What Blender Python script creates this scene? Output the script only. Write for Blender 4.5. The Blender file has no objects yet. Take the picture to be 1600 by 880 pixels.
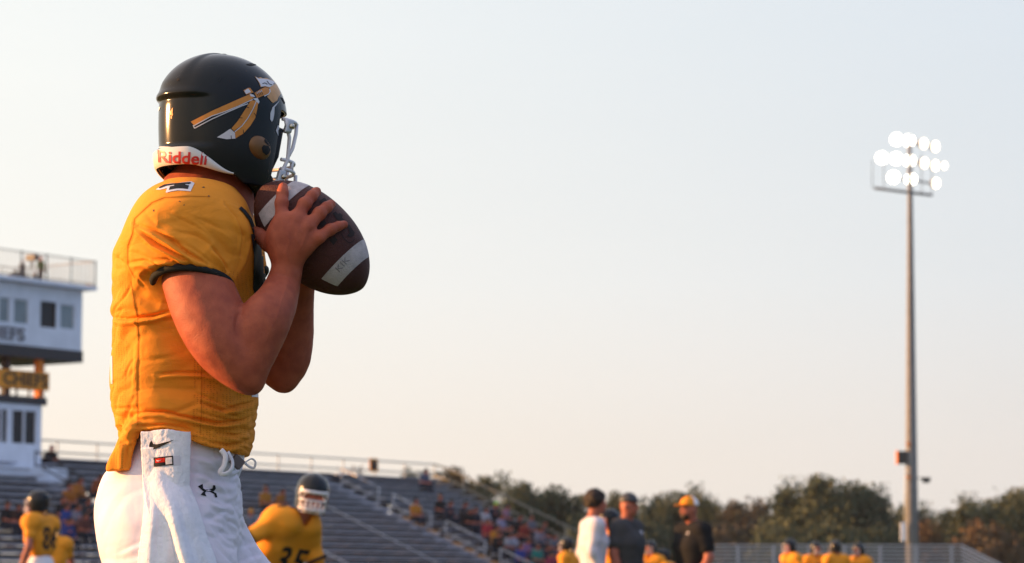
import bpy, bmesh, math, random
import numpy as np
from mathutils import Vector, Matrix, geometry, noise
from mathutils.bvhtree import BVHTree

random.seed(7)
RNG = np.random.default_rng(7)
SC = bpy.context.scene
COL = SC.collection
R = math.radians

# ------------------------------------------------------------------ camera
EYE = 0.73
PITCH = R(6.266)
LENS = 100.0
F = 1600.0 * LENS / 36.0
Y0 = 6.30                                   # the passer's distance
cam = bpy.data.cameras.new("camera")
cam.lens = LENS
cam.sensor_width = 36.0
cam.clip_start = 0.1
cam.clip_end = 6000.0
cam.dof.use_dof = True
cam.dof.focus_distance = 6.2
cam.dof.aperture_fstop = 7.6
cam_o = bpy.data.objects.new("camera", cam)
cam_o.location = (0, 0, EYE)
cam_o.rotation_euler = (R(90) + PITCH, 0, 0)
COL.objects.link(cam_o)
SC.camera = cam_o

# ------------------------------------------------------------------ world and sun
SUN_AZ = R(-83.0)                            # clockwise from +Y: the sun is at the left
SUN_EL = R(11.0)
w = bpy.data.worlds.new("World")
SC.world = w
w.use_nodes = True
nt = w.node_tree
nt.nodes.clear()
out = nt.nodes.new("ShaderNodeOutputWorld")
bg = nt.nodes.new("ShaderNodeBackground")
sky = nt.nodes.new("ShaderNodeTexSky")
sky.sky_type = 'NISHITA'
sky.sun_disc = False
sky.sun_elevation = SUN_EL
sky.sun_rotation = SUN_AZ
sky.altitude = 100
sky.air_density = 1.0
sky.dust_density = 3.0
sky.ozone_density = 1.5
# a thin bright evening veil over the clear sky: cream low down, pale blue and deeper higher up,
# brighter towards the sun and fading away from it
tc = nt.nodes.new("ShaderNodeTexCoord")
sep = nt.nodes.new("ShaderNodeSeparateXYZ")
nt.links.new(tc.outputs["Generated"], sep.inputs[0])
ramp = nt.nodes.new("ShaderNodeValToRGB")
ramp.color_ramp.elements[0].position = 0.0
ramp.color_ramp.elements[0].color = (4.42, 4.05, 3.72, 1)
ramp.color_ramp.elements[1].position = 1.0
ramp.color_ramp.elements[1].color = (3.90, 4.20, 5.20, 1)
for p, c in ((0.046, (4.42, 4.13, 3.88)), (0.109, (4.23, 4.31, 4.36)), (0.197, (4.05, 4.31, 4.54)), (0.32, (4.05, 4.31, 4.73)), (0.55, (4.05, 4.27, 5.05))):
    e = ramp.color_ramp.elements.new(p)
    e.color = (*c, 1)
nt.links.new(sep.outputs["Z"], ramp.inputs[0])
side = nt.nodes.new("ShaderNodeVectorMath")
side.operation = 'DOT_PRODUCT'
side.inputs[1].default_value = (math.sin(SUN_AZ), math.cos(SUN_AZ), 0)
nt.links.new(tc.outputs["Generated"], side.inputs[0])
tint = nt.nodes.new("ShaderNodeVectorMath")          # 1 + d * (r, g, b)
tint.operation = 'MULTIPLY_ADD'
nt.links.new(side.outputs["Value"], tint.inputs[0])
tint.inputs[1].default_value = (0.70, 0.52, 0.22)
tint.inputs[2].default_value = (1, 1, 1)
mul = nt.nodes.new("ShaderNodeVectorMath")
mul.operation = 'MULTIPLY'
nt.links.new(ramp.outputs[0], mul.inputs[0])
nt.links.new(tint.outputs[0], mul.inputs[1])
wn = nt.nodes.new("ShaderNodeTexNoise")
wn.inputs["Scale"].default_value = 3.0
wn.inputs["Detail"].default_value = 5.0
wmp = nt.nodes.new("ShaderNodeMapping")
wmp.inputs["Scale"].default_value = (1.0, 1.0, 5.0)
nt.links.new(tc.outputs["Generated"], wmp.inputs[0])
nt.links.new(wmp.outputs[0], wn.inputs["Vector"])
mr = nt.nodes.new("ShaderNodeMapRange")
mr.inputs["From Min"].default_value = 0.3
mr.inputs["From Max"].default_value = 0.7
mr.inputs["To Min"].default_value = 0.90
mr.inputs["To Max"].default_value = 0.95
nt.links.new(wn.outputs[0], mr.inputs["Value"])
mixw = nt.nodes.new("ShaderNodeMix")
mixw.data_type = 'RGBA'
nt.links.new(mr.outputs[0], mixw.inputs["Factor"])
nt.links.new(sky.outputs[0], mixw.inputs[6])
nt.links.new(mul.outputs[0], mixw.inputs[7])
nt.links.new(mixw.outputs[2], bg.inputs["Color"])
bg.inputs["Strength"].default_value = 0.1
nt.links.new(bg.outputs[0], out.inputs[0])

sun = bpy.data.lights.new("sun", 'SUN')
sun.energy = 5.0
sun.angle = R(0.6)
sun.color = (1.0, 0.50, 0.19)
sun_o = bpy.data.objects.new("sun", sun)
sd = Vector((math.sin(SUN_AZ) * math.cos(SUN_EL), math.cos(SUN_AZ) * math.cos(SUN_EL), math.sin(SUN_EL)))
sun_o.rotation_euler = sd.to_track_quat('Z', 'Y').to_euler()
sun_o.location = sd * 60
COL.objects.link(sun_o)

SC.view_settings.view_transform = 'Standard'
SC.view_settings.look = 'None'
SC.view_settings.exposure = 1.0
SC.view_settings.gamma = 1.0
SC.render.engine = 'CYCLES'
SC.cycles.use_denoising = True
SC.cycles.max_bounces = 8
SC.cycles.sample_clamp_indirect = 6.0

# ------------------------------------------------------------------ helpers
CP, SP = math.cos(PITCH), math.sin(PITCH)

def at(px, py, Y):
    """the point of the place seen at a photograph position, at world depth Y"""
    a = (px - 800.0) / F
    b = (440.0 - py) / F
    d = Vector((a, CP - b * SP, SP + b * CP))
    t = Y / d.y
    return Vector((d.x * t, Y, EYE + d.z * t))

def ray(px, py):
    a = (px - 800.0) / F
    b = (440.0 - py) / F
    return Vector((a, CP - b * SP, SP + b * CP)).normalized()

def to_px(V):
    """photograph positions of an array of points"""
    x, y, z = V[:, 0], V[:, 1], V[:, 2] - EYE
    dep = y * CP + z * SP
    return 800 + F * x / dep, 440 - F * (-y * SP + z * CP) / dep

def q(px, py, wd=0.0):
    return np.array(at(px, py, Y0 + wd))

def pxm(n, wd=0.0):
    return n * (Y0 + wd) / F

def mat(name, col, rough=0.6, spec=0.3, metal=0.0, var=0.0, vscale=8.0, bump=0.0, bscale=60.0, emit=None,
        sheen=0.0, sss=0.0, coat=0.0, col2=None, detail=4.0, trans=0.0):
    m = bpy.data.materials.new(name)
    m.use_nodes = True
    t = m.node_tree
    b = t.nodes["Principled BSDF"]
    b.inputs["Base Color"].default_value = (*col, 1)
    b.inputs["Roughness"].default_value = rough
    b.inputs["Metallic"].default_value = metal
    b.inputs["Specular IOR Level"].default_value = spec
    if sheen:
        b.inputs["Sheen Weight"].default_value = sheen
    if coat:
        b.inputs["Coat Weight"].default_value = coat
        b.inputs["Coat Roughness"].default_value = 0.05
    if sss:
        b.inputs["Subsurface Weight"].default_value = sss
        b.inputs["Subsurface Radius"].default_value = (1.0, 0.3, 0.15)
        b.inputs["Subsurface Scale"].default_value = 0.008
    if trans:
        b.inputs["Transmission Weight"].default_value = trans
    if emit:
        b.inputs["Emission Color"].default_value = (*emit[0], 1)
        b.inputs["Emission Strength"].default_value = emit[1]
    tcn = t.nodes.new("ShaderNodeTexCoord")
    if var or col2:
        n = t.nodes.new("ShaderNodeTexNoise")
        n.inputs["Scale"].default_value = vscale
        n.inputs["Detail"].default_value = detail
        t.links.new(tcn.outputs["Object"], n.inputs["Vector"])
        mx = t.nodes.new("ShaderNodeMix")
        mx.data_type = 'RGBA'
        c2 = col2 if col2 else tuple(c * (1 - var) for c in col)
        c1 = col if col2 else tuple(min(1, c * (1 + var * 0.6)) for c in col)
        mx.inputs[6].default_value = (*c1, 1)
        mx.inputs[7].default_value = (*c2, 1)
        rg = t.nodes.new("ShaderNodeMapRange")
        rg.inputs["From Min"].default_value = 0.35
        rg.inputs["From Max"].default_value = 0.65
        t.links.new(n.outputs[0], rg.inputs["Value"])
        t.links.new(rg.outputs[0], mx.inputs["Factor"])
        t.links.new(mx.outputs[2], b.inputs["Base Color"])
    if bump:
        n2 = t.nodes.new("ShaderNodeTexNoise")
        n2.inputs["Scale"].default_value = bscale
        n2.inputs["Detail"].default_value = 3.0
        t.links.new(tcn.outputs["Object"], n2.inputs["Vector"])
        bp = t.nodes.new("ShaderNodeBump")
        bp.inputs["Strength"].default_value = bump
        bp.inputs["Distance"].default_value = 0.01
        t.links.new(n2.outputs[0], bp.inputs["Height"])
        t.links.new(bp.outputs[0], b.inputs["Normal"])
    return m

def tag(o, label=None, cat=None, group=None, kind=None):
    if label: o["label"] = label
    if cat: o["category"] = cat
    if group: o["group"] = group
    if kind: o["kind"] = kind
    return o

def link(name, me, m=None, parent=None, smooth=True):
    o = bpy.data.objects.new(name, me)
    COL.objects.link(o)
    if m is not None and not me.materials:
        me.materials.append(m)
    elif m is not None:
        o.material_slots[0].link = 'OBJECT'
        o.material_slots[0].material = m
    if parent is not None:
        o.parent = parent
        if "anchor" in parent:                       # parts of a thing that are written in world coordinates
            o.matrix_parent_inverse = Matrix.Translation(-Vector(parent["anchor"]))
    return o

def empty(name, loc, rz=0.0, anchored=False):
    o = bpy.data.objects.new(name, None)
    o.empty_display_size = 0.2
    o.location = loc
    o.rotation_euler = (0, 0, rz)
    COL.objects.link(o)
    if anchored:
        o["anchor"] = [float(c) for c in loc]
    return o

def np_mesh(name, V, Q, smooth=True):
    V = np.asarray(V, dtype=np.float32)
    Q = np.asarray(Q, dtype=np.int32)
    me = bpy.data.meshes.new(name)
    n = Q.shape[1]
    me.vertices.add(len(V))
    me.vertices.foreach_set("co", V.ravel())
    me.loops.add(Q.size)
    me.loops.foreach_set("vertex_index", Q.ravel())
    me.polygons.add(len(Q))
    me.polygons.foreach_set("loop_start", np.arange(0, Q.size, n, dtype=np.int32))
    me.polygons.foreach_set("loop_total", np.full(len(Q), n, dtype=np.int32))
    me.polygons.foreach_set("use_smooth", np.full(len(Q), smooth, dtype=bool))
    me.update(calc_edges=True)
    me.validate()
    return me

class MB:
    """collects simple solids and links them as one mesh"""
    def __init__(s):
        s.v, s.f, s.sm = [], [], []
    def add(s, vs, fs, smooth=False):
        o = len(s.v)
        s.v += [tuple(v) for v in vs]
        s.f += [tuple(i + o for i in f) for f in fs]
        s.sm += [smooth] * len(fs)
        return s
    def box(s, c, size, ax=None):
        c = Vector(c)
        X, Y, Z = ax if ax else (Vector((1, 0, 0)), Vector((0, 1, 0)), Vector((0, 0, 1)))
        hx, hy, hz = size[0] / 2, size[1] / 2, size[2] / 2
        vs = [c + X * (i * hx) + Y * (j * hy) + Z * (k * hz) for i in (-1, 1) for j in (-1, 1) for k in (-1, 1)]
        return s.add(vs, [(0, 1, 3, 2), (4, 6, 7, 5), (0, 4, 5, 1), (2, 3, 7, 6), (0, 2, 6, 4), (1, 5, 7, 3)])
    def beam(s, p0, p1, wd, ht):
        p0, p1 = Vector(p0), Vector(p1)
        X = (p1 - p0)
        L = X.length
        X.normalize()
        up = Vector((0, 0, 1)) if abs(X.z) < 0.95 else Vector((0, 1, 0))
        Y = up.cross(X).normalized()
        Z = X.cross(Y)
        return s.box((p0 + p1) / 2, (L, wd, ht), (X, Y, Z))
    def tube(s, pts, r, n=8, closed=False, cap=True, flat=None):
        P = [Vector(p) for p in pts]
        m = len(P)
        rr = r if isinstance(r, (list, tuple)) else [r] * m
        vs, fs = [], []
        T0 = (P[1] - P[0]).normalized()
        up = Vector((0, 0, 1)) if abs(T0.z) < 0.9 else Vector((1, 0, 0))
        N = (up - T0 * up.dot(T0)).normalized()
        for i in range(m):
            a = P[(i - 1) % m] if (closed or i > 0) else P[i]
            b = P[(i + 1) % m] if (closed or i < m - 1) else P[i]
            T = (b - a).normalized()
            N = (N - T * N.dot(T)).normalized()
            B = T.cross(N)
            for k in range(n):
                an = 2 * math.pi * k / n
                fb = flat if flat else 1.0
                vs.append(P[i] + N * (math.cos(an) * rr[i]) + B * (math.sin(an) * rr[i] * fb))
        seg = m if closed else m - 1
        for i in range(seg):
            for k in range(n):
                a, b = i * n + k, i * n + (k + 1) % n
                c, d = ((i + 1) % m) * n + (k + 1) % n, ((i + 1) % m) * n + k
                fs.append((a, b, c, d))
        if cap and not closed:
            fs.append(tuple(range(n - 1, -1, -1)))
            fs.append(tuple(range((m - 1) * n, m * n)))
        return s.add(vs, fs, True)
    def ball(s, c, r, nu=12, nv=8, ax=None):
        c = Vector(c)
        rx, ry, rz = (r, r, r) if not isinstance(r, (tuple, list)) else r
        X, Y, Z = ax if ax else (Vector((1, 0, 0)), Vector((0, 1, 0)), Vector((0, 0, 1)))
        vs = [c + Z * rz]
        for j in range(1, nv):
            p = math.pi * j / nv
            for i in range(nu):
                a = 2 * math.pi * i / nu
                vs.append(c + X * (rx * math.sin(p) * math.cos(a)) + Y * (ry * math.sin(p) * math.sin(a)) + Z * (rz * math.cos(p)))
        vs.append(c - Z * rz)
        fs = [(0, 1 + i, 1 + (i + 1) % nu) for i in range(nu)]
        for j in range(nv - 2):
            for i in range(nu):
                a, b = 1 + j * nu + i, 1 + j * nu + (i + 1) % nu
                fs.append((a, a + nu, b + nu, b))
        e = len(vs) - 1
        fs += [(e, 1 + (nv - 2) * nu + (i + 1) % nu, 1 + (nv - 2) * nu + i) for i in range(nu)]
        return s.add(vs, fs, True)
    def mesh(s, name):
        me = bpy.data.meshes.new(name)
        me.from_pydata(s.v, [], s.f)
        me.polygons.foreach_set("use_smooth", s.sm)
        me.update()
        return me
    def build(s, name, m, parent=None):
        return link(name, s.mesh(name), m, parent)

# --- signed-distance fields turned into smooth continuous meshes
def smin(a, b, k):
    if k <= 0:
        return np.minimum(a, b)
    h = np.maximum(k - np.abs(a - b), 0) / k
    return np.minimum(a, b) - h * h * (k * 0.25)

class Field:
    def __init__(s, lo, hi, h):
        s.lo = np.array(lo, float)
        s.h = h
        s.n = np.ceil((np.array(hi) - s.lo) / h).astype(int) + 1
        s.D = np.full(tuple(s.n), 1.0, np.float32)
    def like(s):
        g = Field.__new__(Field)
        g.lo, g.h, g.n = s.lo, s.h, s.n
        g.D = np.full(tuple(s.n), 1.0, np.float32)
        return g
    def win(s, lo, hi):
        a = np.clip(np.floor((np.array(lo) - s.lo) / s.h).astype(int), 0, s.n)
        b = np.clip(np.ceil((np.array(hi) - s.lo) / s.h).astype(int) + 1, 0, s.n)
        ax = [(s.lo[i] + s.h * np.arange(a[i], b[i])).astype(np.float32) for i in range(3)]
        return (slice(a[0], b[0]), slice(a[1], b[1]), slice(a[2], b[2])), ax[0][:, None, None], ax[1][None, :, None], ax[2][None, None, :]
    def put(s, fn, lo, hi, k, op='add'):
        pad = k + 4 * s.h
        sl, X, Y, Z = s.win(np.array(lo) - pad, np.array(hi) + pad)
        if 0 in s.D[sl].shape:
            return s
        d = fn(X, Y, Z).astype(np.float32)
        if op == 'add':
            s.D[sl] = smin(s.D[sl], d, k)
        else:
            s.D[sl] = -smin(-s.D[sl], d, k)
        return s
    def cone(s, a, b, ra, rb, k=0.02, op='add'):
        a, b = np.array(a, float), np.array(b, float)
        ab = b - a
        L2 = max(1e-9, float(ab @ ab))
        def fn(X, Y, Z):
            t = np.clip(((X - a[0]) * ab[0] + (Y - a[1]) * ab[1] + (Z - a[2]) * ab[2]) / L2, 0, 1)
            return np.sqrt((X - a[0] - t * ab[0]) ** 2 + (Y - a[1] - t * ab[1]) ** 2 + (Z - a[2] - t * ab[2]) ** 2) - (ra + (rb - ra) * t)
        r = max(ra, rb)
        return s.put(fn, np.minimum(a, b) - r, np.maximum(a, b) + r, k, op)
    def chain(s, pts, rs, k=0.02):
        for i in range(len(pts) - 1):
            s.cone(pts[i], pts[i + 1], rs[i], rs[i + 1], k)
        return s
    def ell(s, c, r, k=0.02, M=None, op='add'):
        c = np.array(c, float)
        r = np.array(r, float)
        def fn(X, Y, Z):
            x, y, z = X - c[0], Y - c[1], Z - c[2]
            if M is not None:
                x, y, z = (M[0][0] * x + M[0][1] * y + M[0][2] * z, M[1][0] * x + M[1][1] * y + M[1][2] * z,
                           M[2][0] * x + M[2][1] * y + M[2][2] * z)
            k0 = np.sqrt((x / r[0]) ** 2 + (y / r[1]) ** 2 + (z / r[2]) ** 2)
            k1 = np.sqrt((x / r[0] ** 2) ** 2 + (y / r[1] ** 2) ** 2 + (z / r[2] ** 2) ** 2) + 1e-6
            return k0 * (k0 - 1) / k1
        rm = r if M is None else np.full(3, r.max())
        return s.put(fn, c - rm, c + rm, k, op)
    def loft(s, rings, k=0.02, p=2.3):
        """rings: (z, x_left, x_right, y_centre, y_half), from the top down"""
        A = np.array(sorted(rings))
        zz = np.linspace(A[0, 0], A[-1, 0], 200)
        def cr(col):
            v = np.interp(zz, A[:, 0], A[:, col])
            ker = np.hanning(15); ker /= ker.sum()
            return np.convolve(np.pad(v, 7, mode='edge'), ker, mode='valid')
        xl, xr, yc, yh = cr(1), cr(2), cr(3), cr(4)
        def fn(X, Y, Z):
            a, b = np.interp(Z, zz, xl), np.interp(Z, zz, xr)
            c, hh = np.interp(Z, zz, yc), np.interp(Z, zz, yh)
            rx = (b - a) / 2
            x = np.abs(X - (a + b) / 2) / rx
            y = np.abs(Y - c) / hh
            d = ((x ** p + y ** p) ** (1 / p) - 1) * np.minimum(rx, hh)
            return np.maximum(d, np.maximum(Z - A[-1, 0], A[0, 0] - Z))
        return s.put(fn, (A[:, 1].min(), (A[:, 3] - A[:, 4]).min(), A[0, 0]), (A[:, 2].max(), (A[:, 3] + A[:, 4]).max(), A[-1, 0]), k)
    def cut(s, p, nrm):
        """removes what lies on the side the normal points to"""
        p = np.array(p, float)
        nrm = np.array(nrm, float) / np.linalg.norm(nrm)
        sl, X, Y, Z = s.win(s.lo, s.lo + s.h * s.n)
        d = (X - p[0]) * nrm[0] + (Y - p[1]) * nrm[1] + (Z - p[2]) * nrm[2]
        s.D[sl] = np.maximum(s.D[sl], d.astype(np.float32))
        return s
    def join(s, g, k):
        s.D = smin(s.D, g.D, k)
        return s
    def net(s):
        D = s.D
        D[0, :, :] = D[-1, :, :] = D[:, 0, :] = D[:, -1, :] = 1
        D[:, :, 0] = D[:, :, -1] = 1
        S = D < 0
        cnt = np.zeros(tuple(s.n - 1), np.int8)
        for i in (0, 1):
            for j in (0, 1):
                for k in (0, 1):
                    cnt += S[i:s.n[0] - 1 + i, j:s.n[1] - 1 + j, k:s.n[2] - 1 + k]
        idx = np.argwhere((cnt > 0) & (cnt < 8))
        vid = np.full(tuple(s.n - 1), -1, np.int32)
        vid[idx[:, 0], idx[:, 1], idx[:, 2]] = np.arange(len(idx))
        acc = np.zeros((len(idx), 3))
        num = np.zeros(len(idx))
        cs = [(i, j, k) for i in (0, 1) for j in (0, 1) for k in (0, 1)]
        for a in cs:
            for ax in range(3):
                if a[ax]:
                    continue
                b = list(a); b[ax] = 1
                da = D[idx[:, 0] + a[0], idx[:, 1] + a[1], idx[:, 2] + a[2]]
                db = D[idx[:, 0] + b[0], idx[:, 1] + b[1], idx[:, 2] + b[2]]
                x = (da < 0) != (db < 0)
                t = np.where(x, da / np.where(x, da - db, 1), 0)
                P = np.tile(np.array(a, float), (len(idx), 1))
                P[:, ax] += t
                acc += P * x[:, None]
                num += x
        V = s.lo + s.h * (idx + acc / num[:, None])
        Q = []
        for ax in range(3):
            u, v = (ax + 1) % 3, (ax + 2) % 3
            sl0 = [slice(None)] * 3; sl1 = [slice(None)] * 3
            sl0[ax] = slice(0, -1); sl1[ax] = slice(1, None)
            A, B = S[tuple(sl0)], S[tuple(sl1)]
            e = np.argwhere(A != B)
            e = e[(e[:, u] > 0) & (e[:, v] > 0) & (e[:, u] < s.n[u] - 1) & (e[:, v] < s.n[v] - 1)]
            ins = A[e[:, 0], e[:, 1], e[:, 2]]
            def c(du, dv):
                g = e.copy(); g[:, u] += du; g[:, v] += dv
                return vid[g[:, 0], g[:, 1], g[:, 2]]
            q4 = np.stack([c(-1, -1), c(0, -1), c(0, 0), c(-1, 0)], 1)
            q4[~ins] = q4[~ins][:, ::-1]
            Q.append(q4)
        return V, np.concatenate(Q)

def normals(V, Q):
    a = V[Q[:, 2]] - V[Q[:, 0]]
    b = V[Q[:, 3]] - V[Q[:, 1]]
    n = np.cross(a, b)
    N = np.zeros_like(V)
    for k in range(4):
        for c in range(3):
            N[:, c] += np.bincount(Q[:, k], n[:, c], len(V))
    return N / (np.linalg.norm(N, axis=1, keepdims=True) + 1e-12)

def relax(V, Q, it=2, lam=0.5):
    E = np.concatenate([Q[:, [0, 1]], Q[:, [1, 2]], Q[:, [2, 3]], Q[:, [3, 0]]])
    deg = np.bincount(E[:, 0], minlength=len(V)) + np.bincount(E[:, 1], minlength=len(V))
    for _ in range(it):
        A = np.zeros_like(V)
        for c in range(3):
            A[:, c] = np.bincount(E[:, 0], V[E[:, 1], c], len(V)) + np.bincount(E[:, 1], V[E[:, 0], c], len(V))
        V = V + lam * (A / np.maximum(deg, 1)[:, None] - V)
    return V

def folds(V, N, specs, half=None):
    """creases of cloth: (kind, width in px, height in mm, polyline); real relief on the side that faces the lens"""
    px, py = to_px(V)
    face = np.clip(-(N[:, 1]) * 1.6 + 0.15, 0, 1)
    out = np.zeros(len(V))
    for kind, wd, amp, line in specs:
        L = np.array(line, float)
        bb = 4 * wd
        m = (px > L[:, 0].min() - bb) & (px < L[:, 0].max() + bb) & (py > L[:, 1].min() - bb) & (py < L[:, 1].max() + bb) & (face > 0)
        ii = np.nonzero(m)[0]
        if not len(ii):
            continue
        P = np.stack([px[ii], py[ii]], 1)
        best = np.full(len(ii), 1e9); sg = np.zeros(len(ii)); tt = np.zeros(len(ii))
        seg = np.linalg.norm(L[1:] - L[:-1], axis=1); cum = np.concatenate([[0], np.cumsum(seg)])
        for k in range(len(L) - 1):
            ab = L[k + 1] - L[k]
            t = np.clip(((P - L[k]) @ ab) / (ab @ ab), 0, 1)
            dv = P - L[k] - t[:, None] * ab
            d = np.linalg.norm(dv, axis=1)
            s_ = np.sign(ab[0] * dv[:, 1] - ab[1] * dv[:, 0])
            u = d < best
            best[u] = d[u]; sg[u] = s_[u]; tt[u] = (cum[k] + t[u] * seg[k]) / cum[-1]
        env = np.sqrt(np.clip(np.sin(np.pi * np.clip(tt, 0.02, 0.98)), 0, 1))
        x = best / wd
        if kind == 'r':
            f = np.exp(-x * x)
        elif kind == 'v':
            f = -np.exp(-x * x)
        elif kind == 'c':                      # a crease: narrow valley with a soft roll beside it
            f = -np.exp(-x * x * 2.5) + 0.8 * np.exp(-((sg * x - 1.3) ** 2))
        else:                                  # 's' a step
            f = sg * x * np.exp(0.5 - x * x / 2)
        out[ii] += amp * 0.001 * f * env * face[ii]
    return V + N * out[:, None]

def vnoise(V, sc, amp, seed=0.0):
    o = np.zeros(len(V))
    off = Vector((seed, seed * 1.7, seed * 0.3))
    for i, v in enumerate(V):
        o[i] = noise.noise(Vector(v) * sc + off)
    return o * amp

def bvh_of(me):
    return BVHTree.FromPolygons([v.co.copy() for v in me.vertices], [tuple(p.vertices) for p in me.polygons])

def cdt(loops, step):
    """triangulate closed px loops with inner points"""
    pts, edges = [], []
    for lp in loops:
        o = len(pts)
        res = []
        for i in range(len(lp)):
            a, b = Vector(lp[i][:2]), Vector(lp[(i + 1) % len(lp)][:2])
            n = max(1, int((b - a).length / step))
            res += [a.lerp(b, j / n) for j in range(n)]
        pts += res
        edges += [(o + i, o + (i + 1) % len(res)) for i in range(len(res))]
    xs = [p.x for p in pts]; ys = [p.y for p in pts]
    x = min(xs) + step * 0.5
    while x < max(xs):
        y = min(ys) + step * 0.5
        while y < max(ys):
            pts.append(Vector((x + 0.013, y + 0.017)))
            y += step
        x += step
    v, e, f, *_ = geometry.delaunay_2d_cdt(pts, edges, [], 1, 1e-4)
    return v, f

def decal(name, loops, bvh, m, parent, off=0.0012, step=3.0, proj=None, build=True):
    """flat print laid on a real surface"""
    if loops and not isinstance(loops[0][0], (tuple, list, Vector)):
        loops = [loops]
    vs, fs = cdt(loops, step)
    return lay(name, vs, fs, bvh, m, parent, off, proj)

def lay(name, vs, fs, bvh, m, parent, off, proj=None):
    P, ok = [], []
    for v in vs:
        if proj:
            o, d = proj(v[0], v[1])
        else:
            o, d = Vector((0, 0, EYE)), ray(v[0], v[1])
        hit, nn, _, _ = bvh.ray_cast(o, d)
        if hit is None:
            P.append(Vector((0, 0, 0))); ok.append(False)
        else:
            if nn.dot(d) > 0:
                nn = -nn
            P.append(hit + nn * off); ok.append(True)
    F2 = []
    for f in fs:
        if not all(ok[i] for i in f):
            continue
        a, b, c = P[f[0]], P[f[1]], P[f[2]]
        ar = (b - a).cross(c - a)
        if max((a - b).length, (b - c).length, (a - c).length) > 0.12 and off < 0.004:
            continue
        F2.append(tuple(f))
    used = sorted({i for f in F2 for i in f})
    mp = {j: i for i, j in enumerate(used)}
    me = bpy.data.meshes.new(name)
    me.from_pydata([P[i] for i in used], [], [tuple(mp[i] for i in f) for f in F2])
    me.polygons.foreach_set("use_smooth", [True] * len(me.polygons))
    me.update()
    return link(name, me, m, parent)

def ribbon(line, wd):
    """a px loop around a polyline"""
    L = [Vector(p) for p in line]
    a, b = [], []
    for i, p in enumerate(L):
        t = (L[min(i + 1, len(L) - 1)] - L[max(i - 1, 0)]).normalized()
        n = Vector((-t.y, t.x)) * (wd / 2)
        a.append(p + n); b.append(p - n)
    return [tuple(p) for p in a + b[::-1]]

def glyphs(text, bold=0.0, shear=0.0):
    """flat letter outlines: vertices (x, y) and faces, one em high"""
    cu = bpy.data.curves.new("letters", 'FONT')
    cu.body = text
    cu.size = 1.0
    cu.offset = bold
    cu.shear = shear
    cu.resolution_u = 4
    o = bpy.data.objects.new("letters", cu)
    COL.objects.link(o)
    dg = bpy.context.evaluated_depsgraph_get()
    me = bpy.data.meshes.new_from_object(o.evaluated_get(dg))
    V = [(v.co.x, v.co.y) for v in me.vertices]
    Fc = [tuple(p.vertices) for p in me.polygons]
    bpy.data.objects.remove(o)
    bpy.data.meshes.remove(me)
    x0 = min(v[0] for v in V); x1 = max(v[0] for v in V)
    y0 = min(v[1] for v in V); y1 = max(v[1] for v in V)
    V = [((x - x0) / (x1 - x0), (y - y0) / (y1 - y0)) for x, y in V]
    T = []
    for f in Fc:
        for i in range(1, len(f) - 1):
            T.append((f[0], f[i], f[i + 1]))
    return V, T

def split_tris(V, T, n):
    V = list(V)
    for _ in range(n):
        mid, T2 = {}, []
        def m(i, j):
            k = (min(i, j), max(i, j))
            if k not in mid:
                V.append(((V[i][0] + V[j][0]) / 2, (V[i][1] + V[j][1]) / 2)); mid[k] = len(V) - 1
            return mid[k]
        for a, b, c in T:
            x, y, z = m(a, b), m(b, c), m(c, a)
            T2 += [(a, x, z), (x, b, y), (z, y, c), (x, y, z)]
        T = T2
    return V, T

def text_px(name, text, quad, bvh, m, parent, off=0.0012, bold=0.0, shear=0.0, proj=None):
    """letters spread over a px quad (bottom-left, bottom-right, top-right, top-left)"""
    V, T = split_tris(*glyphs(text, bold, shear), 2)
    a, b, c, d = [Vector(p) for p in quad]
    vs = [(a * (1 - x) * (1 - y) + b * x * (1 - y) + c * x * y + d * (1 - x) * y) for x, y in V]
    return lay(name, vs, T, bvh, m, parent, off, proj)

# ------------------------------------------------------------------ materials
M = {}
M['grass'] = mat("grass", (0.06, 0.10, 0.03), 0.9, 0.1, col2=(0.035, 0.07, 0.02), vscale=0.8, bump=0.4, bscale=30)
M['track'] = mat("track", (0.16, 0.06, 0.045), 0.9, 0.1, var=0.2)
M['alu'] = mat("brushed_aluminium", (0.42, 0.425, 0.48), 0.6, 0.3, metal=0.15, var=0.2, vscale=1.5)
M['alu_rail'] = mat("aluminium_rail", (0.36, 0.365, 0.40), 0.4, 0.5, metal=0.4)
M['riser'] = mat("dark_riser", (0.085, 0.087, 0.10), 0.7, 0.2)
M['steel_dark'] = mat("dark_steel", (0.05, 0.05, 0.055), 0.6, 0.3)
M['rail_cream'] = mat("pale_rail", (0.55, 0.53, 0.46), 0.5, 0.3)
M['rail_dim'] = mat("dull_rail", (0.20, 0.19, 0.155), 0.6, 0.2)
M['siding'] = mat("white_siding", (0.76, 0.79, 0.88), 0.6, 0.3, var=0.06, vscale=2, bump=0.1, bscale=4)
M['glass'] = mat("window_glass", (0.24, 0.29, 0.31), 0.15, 0.6, var=0.15, vscale=1)
M['glass_dark'] = mat("dark_window", (0.02, 0.02, 0.022), 0.3, 0.4)
M['letter_grey'] = mat("grey_letters", (0.16, 0.16, 0.19), 0.6)
M['banner'] = mat("orange_banner", (0.85, 0.33, 0.05), 0.7, 0.2, var=0.15, vscale=3)
M['letter_dark'] = mat("dark_letters", (0.05, 0.045, 0.03), 0.7)
M['orange'] = mat("orange_paint_and_sun", (0.75, 0.22, 0.03), 0.6)  # the loudspeaker's side wears it as painted-on sunlight
M['rust_rail'] = mat("tan_baluster", (0.32, 0.27, 0.22), 0.6)
M['pole'] = mat("galvanised_pole", (0.20, 0.20, 0.215), 0.6, 0.3, metal=0.0, var=0.12, vscale=3)
M['black_plastic'] = mat("black_plastic", (0.045, 0.045, 0.048), 0.45, 0.4)
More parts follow.
